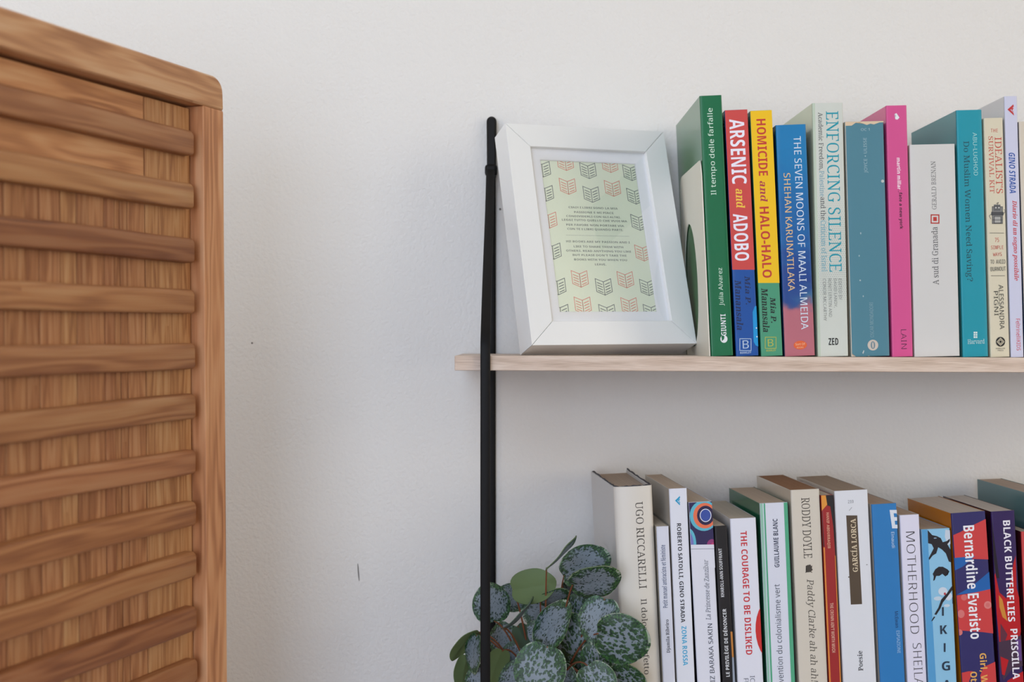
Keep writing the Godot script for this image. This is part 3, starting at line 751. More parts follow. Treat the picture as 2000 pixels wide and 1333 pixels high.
# ------------------------------------------------------------------ books
func spine_mesh(w: float, h: float, thick: float, surface: Callable, r: float) -> ArrayMesh:
	var xs := []
	for k in 5: xs.append(r * (1.0 - cos(PI * 0.5 * k / 4.0)))
	for k in range(1, 8): xs.append(lerpf(r, w - r, k / 8.0))
	for k in 5: xs.append(w - r * (1.0 - cos(PI * 0.5 * (4 - k) / 4.0)))
	var st := SurfaceTool.new()
	st.begin(Mesh.PRIMITIVE_TRIANGLES)
	for i in xs.size() - 1:
		var x0: float = xs[i]
		var x1: float = xs[i + 1]
		var z0: float = surface.call(x0)
		var z1: float = surface.call(x1)
		st.set_smooth_group(0)
		var seg := 6
		for j in seg:
			var y0 := h * j / seg
			var y1 := h * (j + 1) / seg
			quad(st, Vector3(x0, y0, z0), Vector3(x0, y1, z0), Vector3(x1, y1, z1), Vector3(x1, y0, z1), Vector2(x0 / w, 1 - y0 / h), Vector2(x0 / w, 1 - y1 / h), Vector2(x1 / w, 1 - y1 / h), Vector2(x1 / w, 1 - y0 / h))
		st.set_smooth_group(-1)
		quad(st, Vector3(x1, 0, -thick), Vector3(x1, h, -thick), Vector3(x0, h, -thick), Vector3(x0, 0, -thick))
		quad(st, Vector3(x0, h, z0), Vector3(x0, h, -thick), Vector3(x1, h, -thick), Vector3(x1, h, z1), Vector2(x0 / w, 0), Vector2(x0 / w, 0), Vector2(x1 / w, 0), Vector2(x1 / w, 0))
		quad(st, Vector3(x0, 0, -thick), Vector3(x0, 0, z0), Vector3(x1, 0, z1), Vector3(x1, 0, -thick), Vector2(x0 / w, 1), Vector2(x0 / w, 1), Vector2(x1 / w, 1), Vector2(x1 / w, 1))
	for x in [0.0, w]:
		var zf: float = surface.call(x)
		if x == 0.0:
			quad(st, Vector3(0, 0, -thick), Vector3(0, h, -thick), Vector3(0, h, zf), Vector3(0, 0, zf))
		else:
			quad(st, Vector3(w, 0, zf), Vector3(w, h, zf), Vector3(w, h, -thick), Vector3(w, 0, -thick))
	st.generate_normals()
	return st.commit()

func fading_texture() -> ImageTexture:
	var n := FastNoiseLite.new()
	n.seed = 3
	n.frequency = 0.02
	var im := Image.create(64, 512, false, Image.FORMAT_RGB8)
	for y in 512:
		for x in 64:
			var v := y / 512.0 + 0.05 * n.get_noise_2d(x * 1.2, y) - 0.03 * (x / 64.0)
			var c := Color8(0, 122, 182).lerp(Color8(0, 98, 166), smoothstep(0.1, 0.4, v)).lerp(Color8(18, 62, 140), smoothstep(0.42, 0.68, v + 0.1 * n.get_noise_2d(x * 2.0 + 90, y * 1.5)))
			c = c.lerp(Color8(70, 130, 160), clampf(1.0 - absf(v - 0.73) / 0.07, 0, 1) * 0.8 * x / 64.0)
			c = c.lerp(Color8(184, 106, 120), smoothstep(0.73, 0.8, v - 0.02 * sin(x * 0.08)))
			im.set_pixel(x, y, c)
	return ImageTexture.create_from_image(im)

func dotted_texture(base: Color) -> ImageTexture:
	var im := Image.create(160, 1320, false, Image.FORMAT_RGB8)
	for y in 1320:
		for x in 160:
			var c := base
			if x < 14: c = Color8(190, 204, 184)
			var on := smoothstep(0.3, 0.55, y / 1320.0) * (1.0 - smoothstep(0.74, 0.8, y / 1320.0))
			var q := Vector2(fposmod(x + (5 if (y / 10) % 2 else 0), 10) - 5, fposmod(y, 10) - 5)
			if x > 14 and on > 0.0 and q.length() < 2.3: c = c.lerp(Color8(150, 162, 160), on * 0.8)
			im.set_pixel(x, y, c)
	return ImageTexture.create_from_image(im)

func make_book(b: Dictionary) -> void:
	var s: Vector3 = b.s
	var w := s.x
	var h := s.y
	var d := s.z
	var o := thing(b.n, b.label, "book", b.p + Vector3(0, EYE, 0), b.g)
	o.transform.basis = Basis(Vector3(0, 0, 1), b.lean) * Basis(Vector3(0, 1, 0), deg_to_rad(b.yaw))
	var hard: int = b.hard
	var r := 0.0011 if hard == 0 else 0.0025
	var bulge := 0.0 if hard != 1 else 0.0035
	var surface := func(x: float) -> float:
		if x < 0.0: return 0.0
		var e := minf(x, w - x)
		var z := -bulge * pow(2.0 * x / w - 1.0, 2.0)
		if e < r: z -= r - sqrt(maxf(0.0, r * r - (r - e) * (r - e)))
		return z
	var thick := r + bulge + 0.0008
	var sm: StandardMaterial3D = paint(b.spine, b.rough)
	if b.has("tex") or b.has("dots"):
		sm = StandardMaterial3D.new()
		sm.albedo_texture = fading_texture() if b.has("tex") else dotted_texture(b.spine)
		sm.roughness = b.rough
		sm.texture_repeat = false
	var sp := piece("spine", spine_mesh(w, h, thick, surface, r), sm, o)
	var board := 0.0004 if hard == 0 else 0.0024
	var lip := 0.0003 if hard == 0 else 0.003
	var z0 := r + bulge + 0.00002
	for side in 2:
		var m := rounded_box(Vector3(board, h, d - z0), 0.00015 if hard == 0 else 0.0007, 1, 1)
		var c := piece("cover", m, paint(b.left if side == 0 else b.right, 0.18 if hard == 0 else 0.4), o, Vector3(board * 0.5 if side == 0 else w - board * 0.5, h * 0.5, -z0 - (d - z0) * 0.5))
		if hard == 1 and side == 0:
			c.rotation_degrees.y = 1.4
			c.position.x -= (d - z0) * 0.5 * sin(deg_to_rad(1.4))
	var pw := w - 2.0 * board - 0.0002
	var pd := d - thick - 0.0004 - lip * 0.5
	piece("page_block", rounded_box(Vector3(pw, h - lip * 2.0, pd), 0.0002, 2, 1), pages(b.pages), o, Vector3(w * 0.5, h * 0.5, -thick - 0.0002 - pd * 0.5))
	if b.art.size():
		print_on(sp, b.art, rect(0.0001, 0.0001, w - 0.0001, h - 0.0001), surface, b.rough)
	if hard == 1:
		torn_rim(o, w, h, d, board, surface)

func torn_rim(o: Node3D, w: float, h: float, d: float, board: float, surface: Callable) -> void:
	# the dark torn rim of the dust jacket along the top of the spine and both boards
	for k in 3:
		var path := []
		for i in 17:
			var t := i / 16.0
			if k == 2: path.append(Vector3(lerpf(0.001, w - 0.001, t), h, surface.call(lerpf(0.001, w - 0.001, t)) - 0.0012))
			else: path.append(Vector3((board * 0.5 - 0.0028 * t) if k == 0 else w - board * 0.5, h, -0.006 - t * (d - 0.008)))
		var top := PackedVector3Array()
		for p in path: top.append(p + Vector3(0, rng.randf_range(-0.0006, 0.0007), 0))
		piece("torn_rim", sweep(top, 0.0011 if k < 2 else 0.0008, 0.0008, Vector3.ZERO, 6), paint(Color8(70, 68, 72), 0.8), o)

# ------------------------------------------------------------------ room divider
func make_divider() -> void:
	var d := Vector3(0.339, 0.0124, -0.941).normalized()
	var n := Vector3(0.941, 0, 0.339).normalized()
	var up := n.cross(d).normalized()
	if up.y < 0.0: up = -up
	var o := thing("room_divider", "teak folding screen panel with horizontal slats over upright boards, standing at left", "room divider", Vector3.ZERO)
	o.transform.basis = Basis(d, up, n)
	o.position = Vector3(-0.224, EYE, -1.0) - up * EYE
	build_panel(o, Vector3.ZERO, Basis.IDENTITY, EYE + 0.2045)
	# the next panel, hinged at the near post and folded back to the left
	var fold := Basis(Vector3(0, 1, 0), deg_to_rad(-84))
	build_panel(o, Vector3(-0.463, 0, -0.027), fold, EYE + 0.2045, true)

func build_panel(screen: Node3D, at: Vector3, turned: Basis, top: float, plain_back := false) -> void:
	var o := screen
	if plain_back:
		o = Node3D.new()
		o.name = "folded_panel"
		screen.add_child(o, true)
		o.position = at
		o.basis = turned
	var wide := 0.46
	var rail := 0.0248
	var post := 0.0277
	var thick := 0.027
	var edge := wood(grain_teak, Color8(236, 232, 226), 0.55)
	# top rail with rounded outer corners, over the posts
	var prof := PackedVector2Array()
	var rr := 0.0125
	prof.append(Vector2(0, top - rail))
	for k in 7: prof.append(Vector2(-rr + rr * cos(PI * 0.5 * k / 6.0), top - rr + rr * sin(PI * 0.5 * k / 6.0)))
	for k in 7: prof.append(Vector2(-wide + rr - rr * sin(PI * 0.5 * k / 6.0), top - rr + rr * cos(PI * 0.5 * k / 6.0)))
	prof.append(Vector2(-wide, top - rail))
	piece("top_rail", extrude(prof, thick, 0.0016), edge, o)
	var low := 0.06
	for x in [-post * 0.5, -wide + post * 0.5]:
		piece("post", rounded_box(Vector3(post, top - rail - 0.0004, thick), 0.0014, 1), wood(grain_teak, Color8(242, 226, 214), 0.55), o, Vector3(x, (top - rail) * 0.5, -thick * 0.5))
	var x0 := -wide + post + 0.0015
	var x1 := -post - 0.0012
	piece("bottom_rail", rounded_box(Vector3(x1 - x0, rail, thick), 0.0014, 0), edge, o, Vector3((x0 + x1) * 0.5, low, -thick * 0.5))
	# upright backing boards
	var widths := [0.056, 0.0205, 0.008, 0.006, 0.011, 0.017, 0.0125, 0.016, 0.02, 0.013, 0.019, 0.0235, 0.016, 0.021, 0.018, 0.015, 0.024, 0.018, 0.02, 0.017, 0.022]
	var tints := [Color8(250, 248, 236), Color8(244, 234, 226), Color8(228, 214, 202), Color8(238, 228, 216), Color8(230, 214, 206), Color8(246, 236, 228), Color8(226, 212, 200)]
	var x := x1
	var i := 0
	piece("backing_ledge", rounded_box(Vector3(x1 - x0 + 0.001, 0.03, 0.006), 0.001, 0, 1), edge, o, Vector3((x0 + x1) * 0.5, top - rail, -0.0237))
	var cross_h := 0.0
	while x > x0 + 0.004:
		var bw: float = minf(widths[i % widths.size()], x - x0)
		var hgt := top - rail - low - rail * 0.5 - 0.0022
		if i > 0:
			hgt -= 0.0655
			if cross_h == 0.0:
				cross_h = 0.065
				piece("cross_board", rounded_box(Vector3(x - x0 - 0.0004, cross_h, 0.008), 0.0007, 0, 1), wood(grain_teak, Color8(238, 226, 210), 0.6), o, Vector3((x + x0) * 0.5, top - rail - 0.0022 - cross_h * 0.5, -0.0167))
		var m := rounded_box(Vector3(bw - 0.0005, hgt, 0.008), 0.0007, 1, 1)
		piece("backing_board", m, wood(grain_teak, tints[i % tints.size()] * Color(0.88, 0.85, 0.81), 0.6, Vector3(3.0, 26.0, 1.0)), o, Vector3(x - bw * 0.5, low + rail * 0.5 + hgt * 0.5, -0.0165 + (0.0006 if i == 0 else rng.randf_range(-0.0004, 0.0002))))
		x -= bw
		i += 1
	if plain_back: return
	# slats
	var tones := [Color8(226, 214, 204), Color8(244, 240, 226), Color8(206, 186, 172), Color8(238, 228, 212), Color8(228, 216, 204), Color8(226, 214, 198), Color8(232, 214, 202), Color8(230, 214, 194), Color8(228, 212, 190), Color8(210, 188, 172), Color8(218, 198, 178), Color8(244, 230, 196)]
	var k := 0
	var y := EYE + 0.1502
	var sx0 := x0 + 0.002
	var sx1 := -post - 0.0075
	while y > low + 0.03:
		var m := slat_mesh(sx1 - sx0 + rng.randf_range(-0.001, 0.0005), 0.0186 + rng.randf_range(-0.0008, 0.001))
		var sl := piece("slat", m, wood(grain_teak, tones[k % tones.size()] * Color(0.87, 0.83, 0.78), 0.52, Vector3(1.6, 15.0, 1.0)), o, Vector3((sx0 + sx1) * 0.5, y, -0.0125))
		sl.rotation.z = rng.randf_range(-0.003, 0.003)
		y -= 0.03995
		k += 1

func slat_mesh(length: float, height: float) -> ArrayMesh:
	# a wooden slat: flat face, softly rounded upper edge, tighter lower edge, rounded ends
	var prof := []
	var h := height * 0.5
	var t := 0.0098
	var ru := 0.0045
	var rl := 0.0024
	prof.append(Vector2(h, 0))
	for k in 6: prof.append(Vector2(h - ru + ru * cos(PI * 0.5 * k / 5.0), t - ru * 0.9 + ru * 0.9 * sin(PI * 0.5 * k / 5.0)))
	for k in 5: prof.append(Vector2(-h + rl - rl * sin(PI * 0.5 * k / 4.0), t - rl + rl * cos(PI * 0.5 * k / 4.0)))
	prof.append(Vector2(-h, 0))
	var st := SurfaceTool.new()
	st.begin(Mesh.PRIMITIVE_TRIANGLES)
	var off := Vector2(rng.randf(), rng.randf())
	var xs := [-length * 0.5, -length * 0.5 + 0.0012, -length * 0.5 + 0.003]
	for k in 9: xs.append(lerpf(-length * 0.5 + 0.003, length * 0.5 - 0.003, (k + 1) / 10.0))
	xs.append_array([length * 0.5 - 0.003, length * 0.5 - 0.0012, length * 0.5])
	var ph := rng.randf() * TAU
	var at := func(i: int, j: int) -> Vector3:
		var k := 1.0
		if i == 0 or i == xs.size() - 1: k = 0.82
		elif i == 1 or i == xs.size() - 2: k = 0.94
		var wob := 0.0007 * sin(ph + xs[i] * 14.0) + 0.0004 * sin(ph * 2.0 + xs[i] * 31.0)
		return Vector3(xs[i], prof[j].x * k + wob, prof[j].y * k)
	st.set_smooth_group(1)
	var run := 0.0
	for j in prof.size() - 1:
		var step: float = prof[j].distance_to(prof[j + 1])
		for i in xs.size() - 1:
			quad(st, at.call(i, j + 1), at.call(i, j), at.call(i + 1, j), at.call(i + 1, j + 1),
				Vector2(xs[i], run + step) + off, Vector2(xs[i], run) + off, Vector2(xs[i + 1], run) + off, Vector2(xs[i + 1], run + step) + off)
		run += step
	st.set_smooth_group(-1)
	for e in [0, xs.size() - 1]:
		for j in range(1, prof.size() - 1):
			var tri := [at.call(e, 0), at.call(e, j), at.call(e, j + 1)]
			if e != 0: tri = [tri[0], tri[2], tri[1]]
			for p in tri:
				st.set_uv(Vector2(p.z, p.y) + off)
				st.add_vertex(p)
	# flat back
	for i in xs.size() - 1:
		quad(st, at.call(i + 1, prof.size() - 1), at.call(i + 1, 0), at.call(i, 0), at.call(i, prof.size() - 1))
	st.generate_normals()
	return st.commit()

# ------------------------------------------------------------------ picture frame
func make_frame() -> void:
	var o := thing("picture_frame", "white wooden picture frame with mint green printed card, leaning back on the upper shelf", "picture frame", Vector3(0.0171, EYE - 0.0037, -1.098))
	o.transform.basis = Basis(Vector3(0, 1, 0), 0.3514) * Basis(Vector3(1, 0, 0), -0.3005) * Basis(Vector3(0, 0, 1), 0.0095)
	var w := 0.1593
	var h := 0.21
	var d := 0.0301
	var bar := 0.0218
	var white := paint(Color8(236, 236, 234), 0.38)
	# four mitred bars
	var corners := [Vector2(0, 0), Vector2(w, 0), Vector2(w, h), Vector2(0, h)]
	var inner := [Vector2(bar, bar), Vector2(w - bar, bar), Vector2(w - bar, h - bar), Vector2(bar, h - bar)]
	for k in 4:
		var j := (k + 1) % 4
		var cut: Vector2 = (corners[j] - corners[k]).normalized() * 0.00016
		piece("frame_bar", extrude(PackedVector2Array([corners[k] + cut, corners[j] - cut, inner[j] - cut, inner[k] + cut]), d, 0.0004), white, o)
	var c := Vector2(w * 0.5, h * 0.5)
	# mat with a bevelled window, the card behind it, glass in front
	var pw := 0.0945
	var ph := 0.1452
	var mat := paint(Color8(236, 236, 238), 0.85)
	var mo := [c + Vector2(-w * 0.5 + bar - 0.002, -h * 0.5 + bar - 0.002), c + Vector2(w * 0.5 - bar + 0.002, -h * 0.5 + bar - 0.002), c + Vector2(w * 0.5 - bar + 0.002, h * 0.5 - bar + 0.002), c + Vector2(-w * 0.5 + bar - 0.002, h * 0.5 - bar + 0.002)]
	var st := SurfaceTool.new()
	st.begin(Mesh.PRIMITIVE_TRIANGLES)
	var mi := []
	var mj := []
	for q in [Vector2(-1, -1), Vector2(1, -1), Vector2(1, 1), Vector2(-1, 1)]:
		mi.append(c + Vector2(q.x * (pw * 0.5 + 0.0009), q.y * (ph * 0.5 + 0.0009)))
		mj.append(c + Vector2(q.x * pw * 0.5, q.y * ph * 0.5))
	for k in 4:
		var j := (k + 1) % 4
		var a: Vector2 = mo[k]
		var b: Vector2 = mo[j]
		var e: Vector2 = mi[j]
		var f: Vector2 = mi[k]
		var g: Vector2 = mj[j]
		var i2: Vector2 = mj[k]
		quad(st, Vector3(b.x, b.y, -0.0048), Vector3(a.x, a.y, -0.0048), Vector3(f.x, f.y, -0.0048), Vector3(e.x, e.y, -0.0048))
		quad(st, Vector3(e.x, e.y, -0.0048), Vector3(f.x, f.y, -0.0048), Vector3(i2.x, i2.y, -0.006), Vector3(g.x, g.y, -0.006))
		quad(st, Vector3(a.x, a.y, -0.0062), Vector3(b.x, b.y, -0.0062), Vector3(g.x, g.y, -0.0062), Vector3(i2.x, i2.y, -0.0062))
	st.set_smooth_group(-1)
	st.generate_normals()
	piece("mat_board", st.commit(), mat, o)
	var card := piece("printed_card", rounded_box(Vector3(pw + 0.008, ph + 0.008, 0.0005), 0.0001, 0, 1), paint(Color8(228, 235, 210), 0.6), o, Vector3(c.x, c.y, -0.0067))
	var clip := rect(-pw * 0.5, -ph * 0.5, pw * 0.5, ph * 0.5)
	for set_ in [[DARK_ICONS, Color8(58, 72, 78), "dark_book_icons"], [RED_ICONS, Color8(220, 116, 92), "coral_book_icons"]]:
		var ink := SurfaceTool.new()
		ink.begin(Mesh.PRIMITIVE_TRIANGLES)
		for p in set_[0]:
			add_flat(ink, book_icon(p * 0.001, clip), func(_x: float) -> float: return 0.00028)
		piece(set_[2], ink.commit(), paint(set_[1], 0.6), card)
	var words := SurfaceTool.new()
	words.begin(Mesh.PRIMITIVE_TRIANGLES)
	for l in CARD_LINES:
		add_flat(words, letters(l[0], "B", Vector2(l[1], l[2]) * 0.001, 0.00235 if "Q" in l[0] else 0.0019, l[3] * 0.001, "flat"), func(_x: float) -> float: return 0.00028)
	add_flat(words, fill(rect(CARD_RULE[0] * 0.001, CARD_RULE[2] * 0.001 - 0.0001, CARD_RULE[1] * 0.001, CARD_RULE[2] * 0.001 + 0.0001), clip), func(_x: float) -> float: return 0.00028)
	piece("printed_text", words.commit(), paint(Color8(104, 112, 102), 0.6), card)
	var glass := StandardMaterial3D.new()
	glass.transparency = BaseMaterial3D.TRANSPARENCY_ALPHA
	glass.albedo_color = Color(1, 1, 1, 0.03)
	glass.roughness = 0.04
	piece("glass_pane", rounded_box(Vector3(w - 2 * bar + 0.003, h - 2 * bar + 0.003, 0.0006), 0.0001, 0, 1), glass, o, Vector3(c.x, c.y, -0.0042))
	piece("backing_panel", rounded_box(Vector3(w - 2 * bar + 0.004, h - 2 * bar + 0.004, 0.003), 0.0003, 0, 1), paint(Color8(150, 130, 104), 0.8), o, Vector3(c.x, c.y, -0.0095))

func book_icon(c: Vector2, clip: PackedVector2Array) -> Array:
	# an open book seen from the front: two slanting pages with four lines each
	var out := []
	var hw := 0.0076
	var lw := 0.0006
	for s in [-1.0, 1.0]:
		var p := PackedVector2Array([c + Vector2(0, 0.0047), c + Vector2(s * hw, 0.0078), c + Vector2(s * hw, -0.0045), c + Vector2(0, -0.0078), c + Vector2(0, 0.0047)])
		out.append_array(stroke(p, lw, clip))
		for k in 4:
			var y := 0.0024 - 0.0025 * k
			out.append_array(stroke(PackedVector2Array([c + Vector2(s * 0.0016, y - 0.0002), c + Vector2(s * 0.006, y + 0.0017)]), lw * 1.15, clip))
	return out

# ------------------------------------------------------------------ shelf, strap, bookend
func make_shelves() -> void:
	var oak := wood(grain_oak, Color8(244, 238, 232), 0.6, Vector3(5.0, 24.0, 1.0))
	for k in 2:
		var x0 := -0.0478
		var x1 := 0.62
		var depth := WALL_Z + 1.065
		var front := -1.065
		var top := (-0.0123 if k == 0 else -0.347)
		var slope := -0.0035
		var m := rounded_box(Vector3(x1 - x0, 0.0123, -depth - 0.0005), 0.0007, 0)
		var o := piece("wall_shelf", m, oak, self, Vector3((x0 + x1) * 0.5, EYE + top + slope * (x0 + x1) * 0.5 - 0.00625, front + (depth + 0.0005) * 0.5))
		o.rotation.z = atan(slope)
		tag(o, "pale wood shelf board carrying the framed card and the upper row of books" if k == 0 else "pale wood shelf board under the lower row of books and the plant", "shelf")

func make_strap() -> void:
	var o := thing("shelf_strap", "black leather strap hanging from the wall and holding the shelf's left end", "strap", Vector3(-0.0205, EYE, WALL_Z))
	var black := paint(Color8(15, 13, 13), 0.5, 0.32)
	var ax := Vector3(1, 0, 0)
	var pts := func(a: Array) -> PackedVector3Array:
		var p := PackedVector3Array()
		for v in a: p.append(v)
		return p
	# upper tongue with its round tip over the peg
	var tip := []
	for k in 9: tip.append(Vector2(0.0048 * cos(PI * k / 8.0), 0.2118 + 0.0048 * sin(PI * k / 8.0)))
	tip.append(Vector2(-0.0044, 0.158))
	tip.append(Vector2(0.0044, 0.158))
	var outline := PackedVector2Array()
	for v in tip: outline.append(v)
	piece("tongue", extrude(outline, 0.007, 0.0022), black, o, Vector3(0.0008, 0, 0.0105))
	piece("collar", rounded_box(Vector3(0.0122, 0.0118, 0.011), 0.0035, 0, 3), black, o, Vector3(0.0004, 0.1645, 0.0075))
	var front := []
	var z_shelf := -1.0625 - WALL_Z
	for v in [Vector2(0.166, 0.010), Vector2(0.12, 0.058), Vector2(0.05, 0.130), Vector2(0.012, 0.168), Vector2(0.0, z_shelf + 0.0005), Vector2(-0.01, z_shelf + 0.002), Vector2(-0.03, z_shelf + 0.002), Vector2(-0.1, z_shelf + 0.003), Vector2(-0.2, z_shelf + 0.003), Vector2(-0.33, z_shelf + 0.002), Vector2(-0.355, z_shelf + 0.001), Vector2(-0.363, z_shelf - 0.006)]:
		front.append(Vector3(-0.0002 - 0.0014 * smoothstep(0.15, 0.0, v.x), v.x, v.y))
	piece("front_strand", sweep(pts.call(front), 0.0041, 0.0014, ax, 16, 0.55), black, o)
	var back := []
	for y in [0.166, 0.1, 0.0, -0.1, -0.2, -0.3, -0.355]: back.append(Vector3(0.0005, y, 0.0022))
	back.append(Vector3(0.0005, -0.3635, 0.006))
	piece("back_strand", sweep(pts.call(back), 0.0042, 0.0014, ax, 16, 0.55), black, o)
	piece("under_strand", sweep(pts.call([Vector3(0.0005, -0.3642, 0.004), Vector3(-0.001, -0.3642, 0.09), Vector3(-0.0016, -0.3642, z_shelf - 0.004)]), 0.0041, 0.0012, ax, 16, 0.55), black, o)

func make_bookend() -> void:
	var o := thing("bookend", "white metal bookend with an oval hole, between the picture frame and the green book", "bookend", Vector3(0.1682, EYE - 0.0129, -1.085))
	o.transform.basis = Basis(Vector3(0, 0, 1), 0.0452) * Basis(Vector3(0, 1, 0), deg_to_rad(0.4))
	var h := 0.1672
	var d := 0.13
	var rr := 0.016
	# upright plate in the plane across x: drawn in (depth, height), hole cut by a bridge
	var out := PackedVector2Array()
	out.append(Vector2(0, 0.0))
	out.append(Vector2(0, h - 0.02))
	for k in 7: out.append(Vector2(0.007 - 0.007 * cos(PI * 0.5 * k / 6.0), h - 0.02 + 0.02 * sin(PI * 0.5 * k / 6.0)))
	for k in 7: out.append(Vector2(d - rr + rr * sin(PI * 0.5 * k / 6.0), h - rr + rr * cos(PI * 0.5 * k / 6.0)))
	out.append(Vector2(d, 0.0))
	# the oval hole is joined to the lower edge by a hair-thin slit, so that the outline stays one loop
	var hole := Vector2(d * 0.5 + 0.019, 0.064)
	var keyhole := PackedVector2Array([Vector2(0, 0)])
	for k in range(1, out.size()): keyhole.append(out[k])
	keyhole.append(Vector2(hole.x + 0.00001, 0))
	for k in 41:
		var t := -PI * 0.5 + lerpf(0.0004, TAU - 0.0004, k / 40.0)
		keyhole.append(hole + Vector2(0.038 * cos(t), 0.056 * sin(t)))
	keyhole.append(Vector2(hole.x - 0.00001, 0))
	var cream := paint(Color8(226, 222, 208), 0.42)
	piece("upright_plate", extrude(keyhole, 0.0009), cream, o, Vector3.ZERO, Vector3(0, 90, 0))
	var foot := rounded_box(Vector3(0.072, 0.0008, d), 0.00035, 0, 2)
	var f := piece("foot_plate", foot, cream, o, Vector3(-0.036, 0.0005, -d * 0.5))
	f.rotation.z = -0.0452

# ------------------------------------------------------------------ plant
func cell_distance(p: Vector2, sd: int) -> float:
	# distance to the nearest of scattered points, one in each unit cell
	var best := 9.0
	var base := p.floor()
	for j in range(-1, 2):
		for i in range(-1, 2):
			var c := base + Vector2(i, j)
			var hh := absf(sin(c.x * 127.1 + c.y * 311.7 + sd) * 43758.5)
			var hx := hh - floorf(hh)
			var hy := fposmod(hh * 7.13, 1.0)
			best = minf(best, p.distance_squared_to(c + Vector2(0.2 + 0.6 * hx, 0.2 + 0.6 * hy)))
	return sqrt(best)

func leaf_texture(kind: int) -> ImageTexture:
	var s := FastNoiseLite.new()
	s.seed = 4 + kind
	s.frequency = 1.0
	s.fractal_octaves = 3
	var size := 256
	var im := Image.create(size, size, false, Image.FORMAT_RGB8)
	var silver := Color8(120, 132, 142)
	var green := Color8(56, 98, 46)
	var deep := Color8(20, 42, 34)
	for y in size:
		for x in size:
			var p := Vector2(x, y) / size * 2.0 - Vector2.ONE     # base at x = -1, tip at x = 1
			var q := p - Vector2(-1.0, 0)
			var ang := atan2(q.y, q.x + 0.12)
			var rad := q.length()
			var edge := p.length()
			var n1 := s.get_noise_2d(p.x * 3.0, p.y * 3.0)
			var n2 := s.get_noise_2d(p.x * 3.0 + 50.0, p.y * 3.0)
			var n3 := s.get_noise_2d(p.x * 7.0, p.y * 7.0 + 20.0)
			var vein := absf(fposmod(ang / 0.5 + 0.5 + 0.2 * n1, 1.0) - 0.5) * 0.5 * maxf(rad, 0.25)
			var w := Vector2(rad + 0.12 * n1, ang * 1.15 * maxf(rad, 0.5) + 0.12 * n2)
			var spot: float
			var d: float
			if kind == 0:
				d = cell_distance(Vector2(w.x * 4.2, w.y * 7.5), 3)
				spot = smoothstep(0.25, 0.16, d + 0.12 * n3 + 0.16 * (0.6 - edge))
			else:
				d = cell_distance(Vector2(w.x * 4.0, w.y * 5.6), 8)
				spot = smoothstep(0.5, 0.38, d + 0.2 * n3 - 0.14 * (edge - 0.5)) * smoothstep(0.012, 0.04, vein)
			var margin := smoothstep(0.7, 0.86, edge + 0.25 * n2 + 0.25 * n3)
			var dark := deep.lerp(green, clampf((0.05 if kind == 0 else 0.5) + 0.7 * margin + 0.8 * n3, 0, 1))
			var c := silver.lerp(dark, spot)
			c = c.lerp(green.lerp(deep, clampf(0.35 + 1.6 * n3, 0, 1)), margin * (1.0 - 0.35 * smoothstep(0.5, 0.62, d)))
			if edge > 0.965 and n1 + 0.25 * signf(p.y) > 0.05: c = c.lerp(Color8(190, 192, 182), 0.7)
			im.set_pixel(x, y, c)
	return ImageTexture.create_from_image(im)

func leaf_mesh(a: float, b: float, cup: float, fold: float, top: Material, under: Material) -> ArrayMesh:
	var nr := 7
	var na := 36
	var grid := []
	var uv := []
	var ph := rng.randf() * TAU
	for i in nr + 1:
		var row := []
		var ru := []
		var t := float(i) / nr
		for j in na:
			var th := TAU * j / na
			var c := Vector2(cos(th), sin(th))
			# near round, a slight point at the tip, a shallow notch at the base
			var k := 1.0 + 0.09 * pow(maxf(0.0, cos(th)), 8.0) - 0.2 * pow(maxf(0.0, -cos(th)), 14.0) + 0.05 * pow(maxf(0.0, -cos(th)), 2.0)
			var p := c * k * t
			var z := -cup * t * t + fold * absf(p.y) + 0.035 * t * t * sin(2.0 * th + ph) + 0.02 * t * t * sin(5.0 * th + ph * 2.0)
			row.append(Vector3(p.x * a, p.y * b, z * a))
			ru.append(Vector2(0.5 + 0.5 * p.x * 0.99, 0.5 + 0.5 * p.y * 0.99))
		grid.append(row)
		uv.append(ru)
	var m := ArrayMesh.new()
	for side in 2:
		var st := SurfaceTool.new()
		st.begin(Mesh.PRIMITIVE_TRIANGLES)
		st.set_smooth_group(0)
		var drop := Vector3(0, 0, -0.0006 * side)
		for i in nr:
			for j in na:
				var l := (j + 1) % na
				var q := [grid[i][j], grid[i + 1][j], grid[i + 1][l], grid[i][l]]
				var t := [uv[i][j], uv[i + 1][j], uv[i + 1][l], uv[i][l]]
				if side == 0: quad(st, q[3], q[2], q[1], q[0], t[3], t[2], t[1], t[0])
				else: quad(st, q[0] + drop, q[1] + drop, q[2] + drop, q[3] + drop, t[0], t[1], t[2], t[3])
		if side == 1:
			st.set_smooth_group(2)
			for j in na:
				var l := (j + 1) % na
				quad(st, grid[nr][j], grid[nr][j] + drop, grid[nr][l] + drop, grid[nr][l])
		st.generate_normals()
		st.set_material(top if side == 0 else under)
		st.commit(m)
	return m

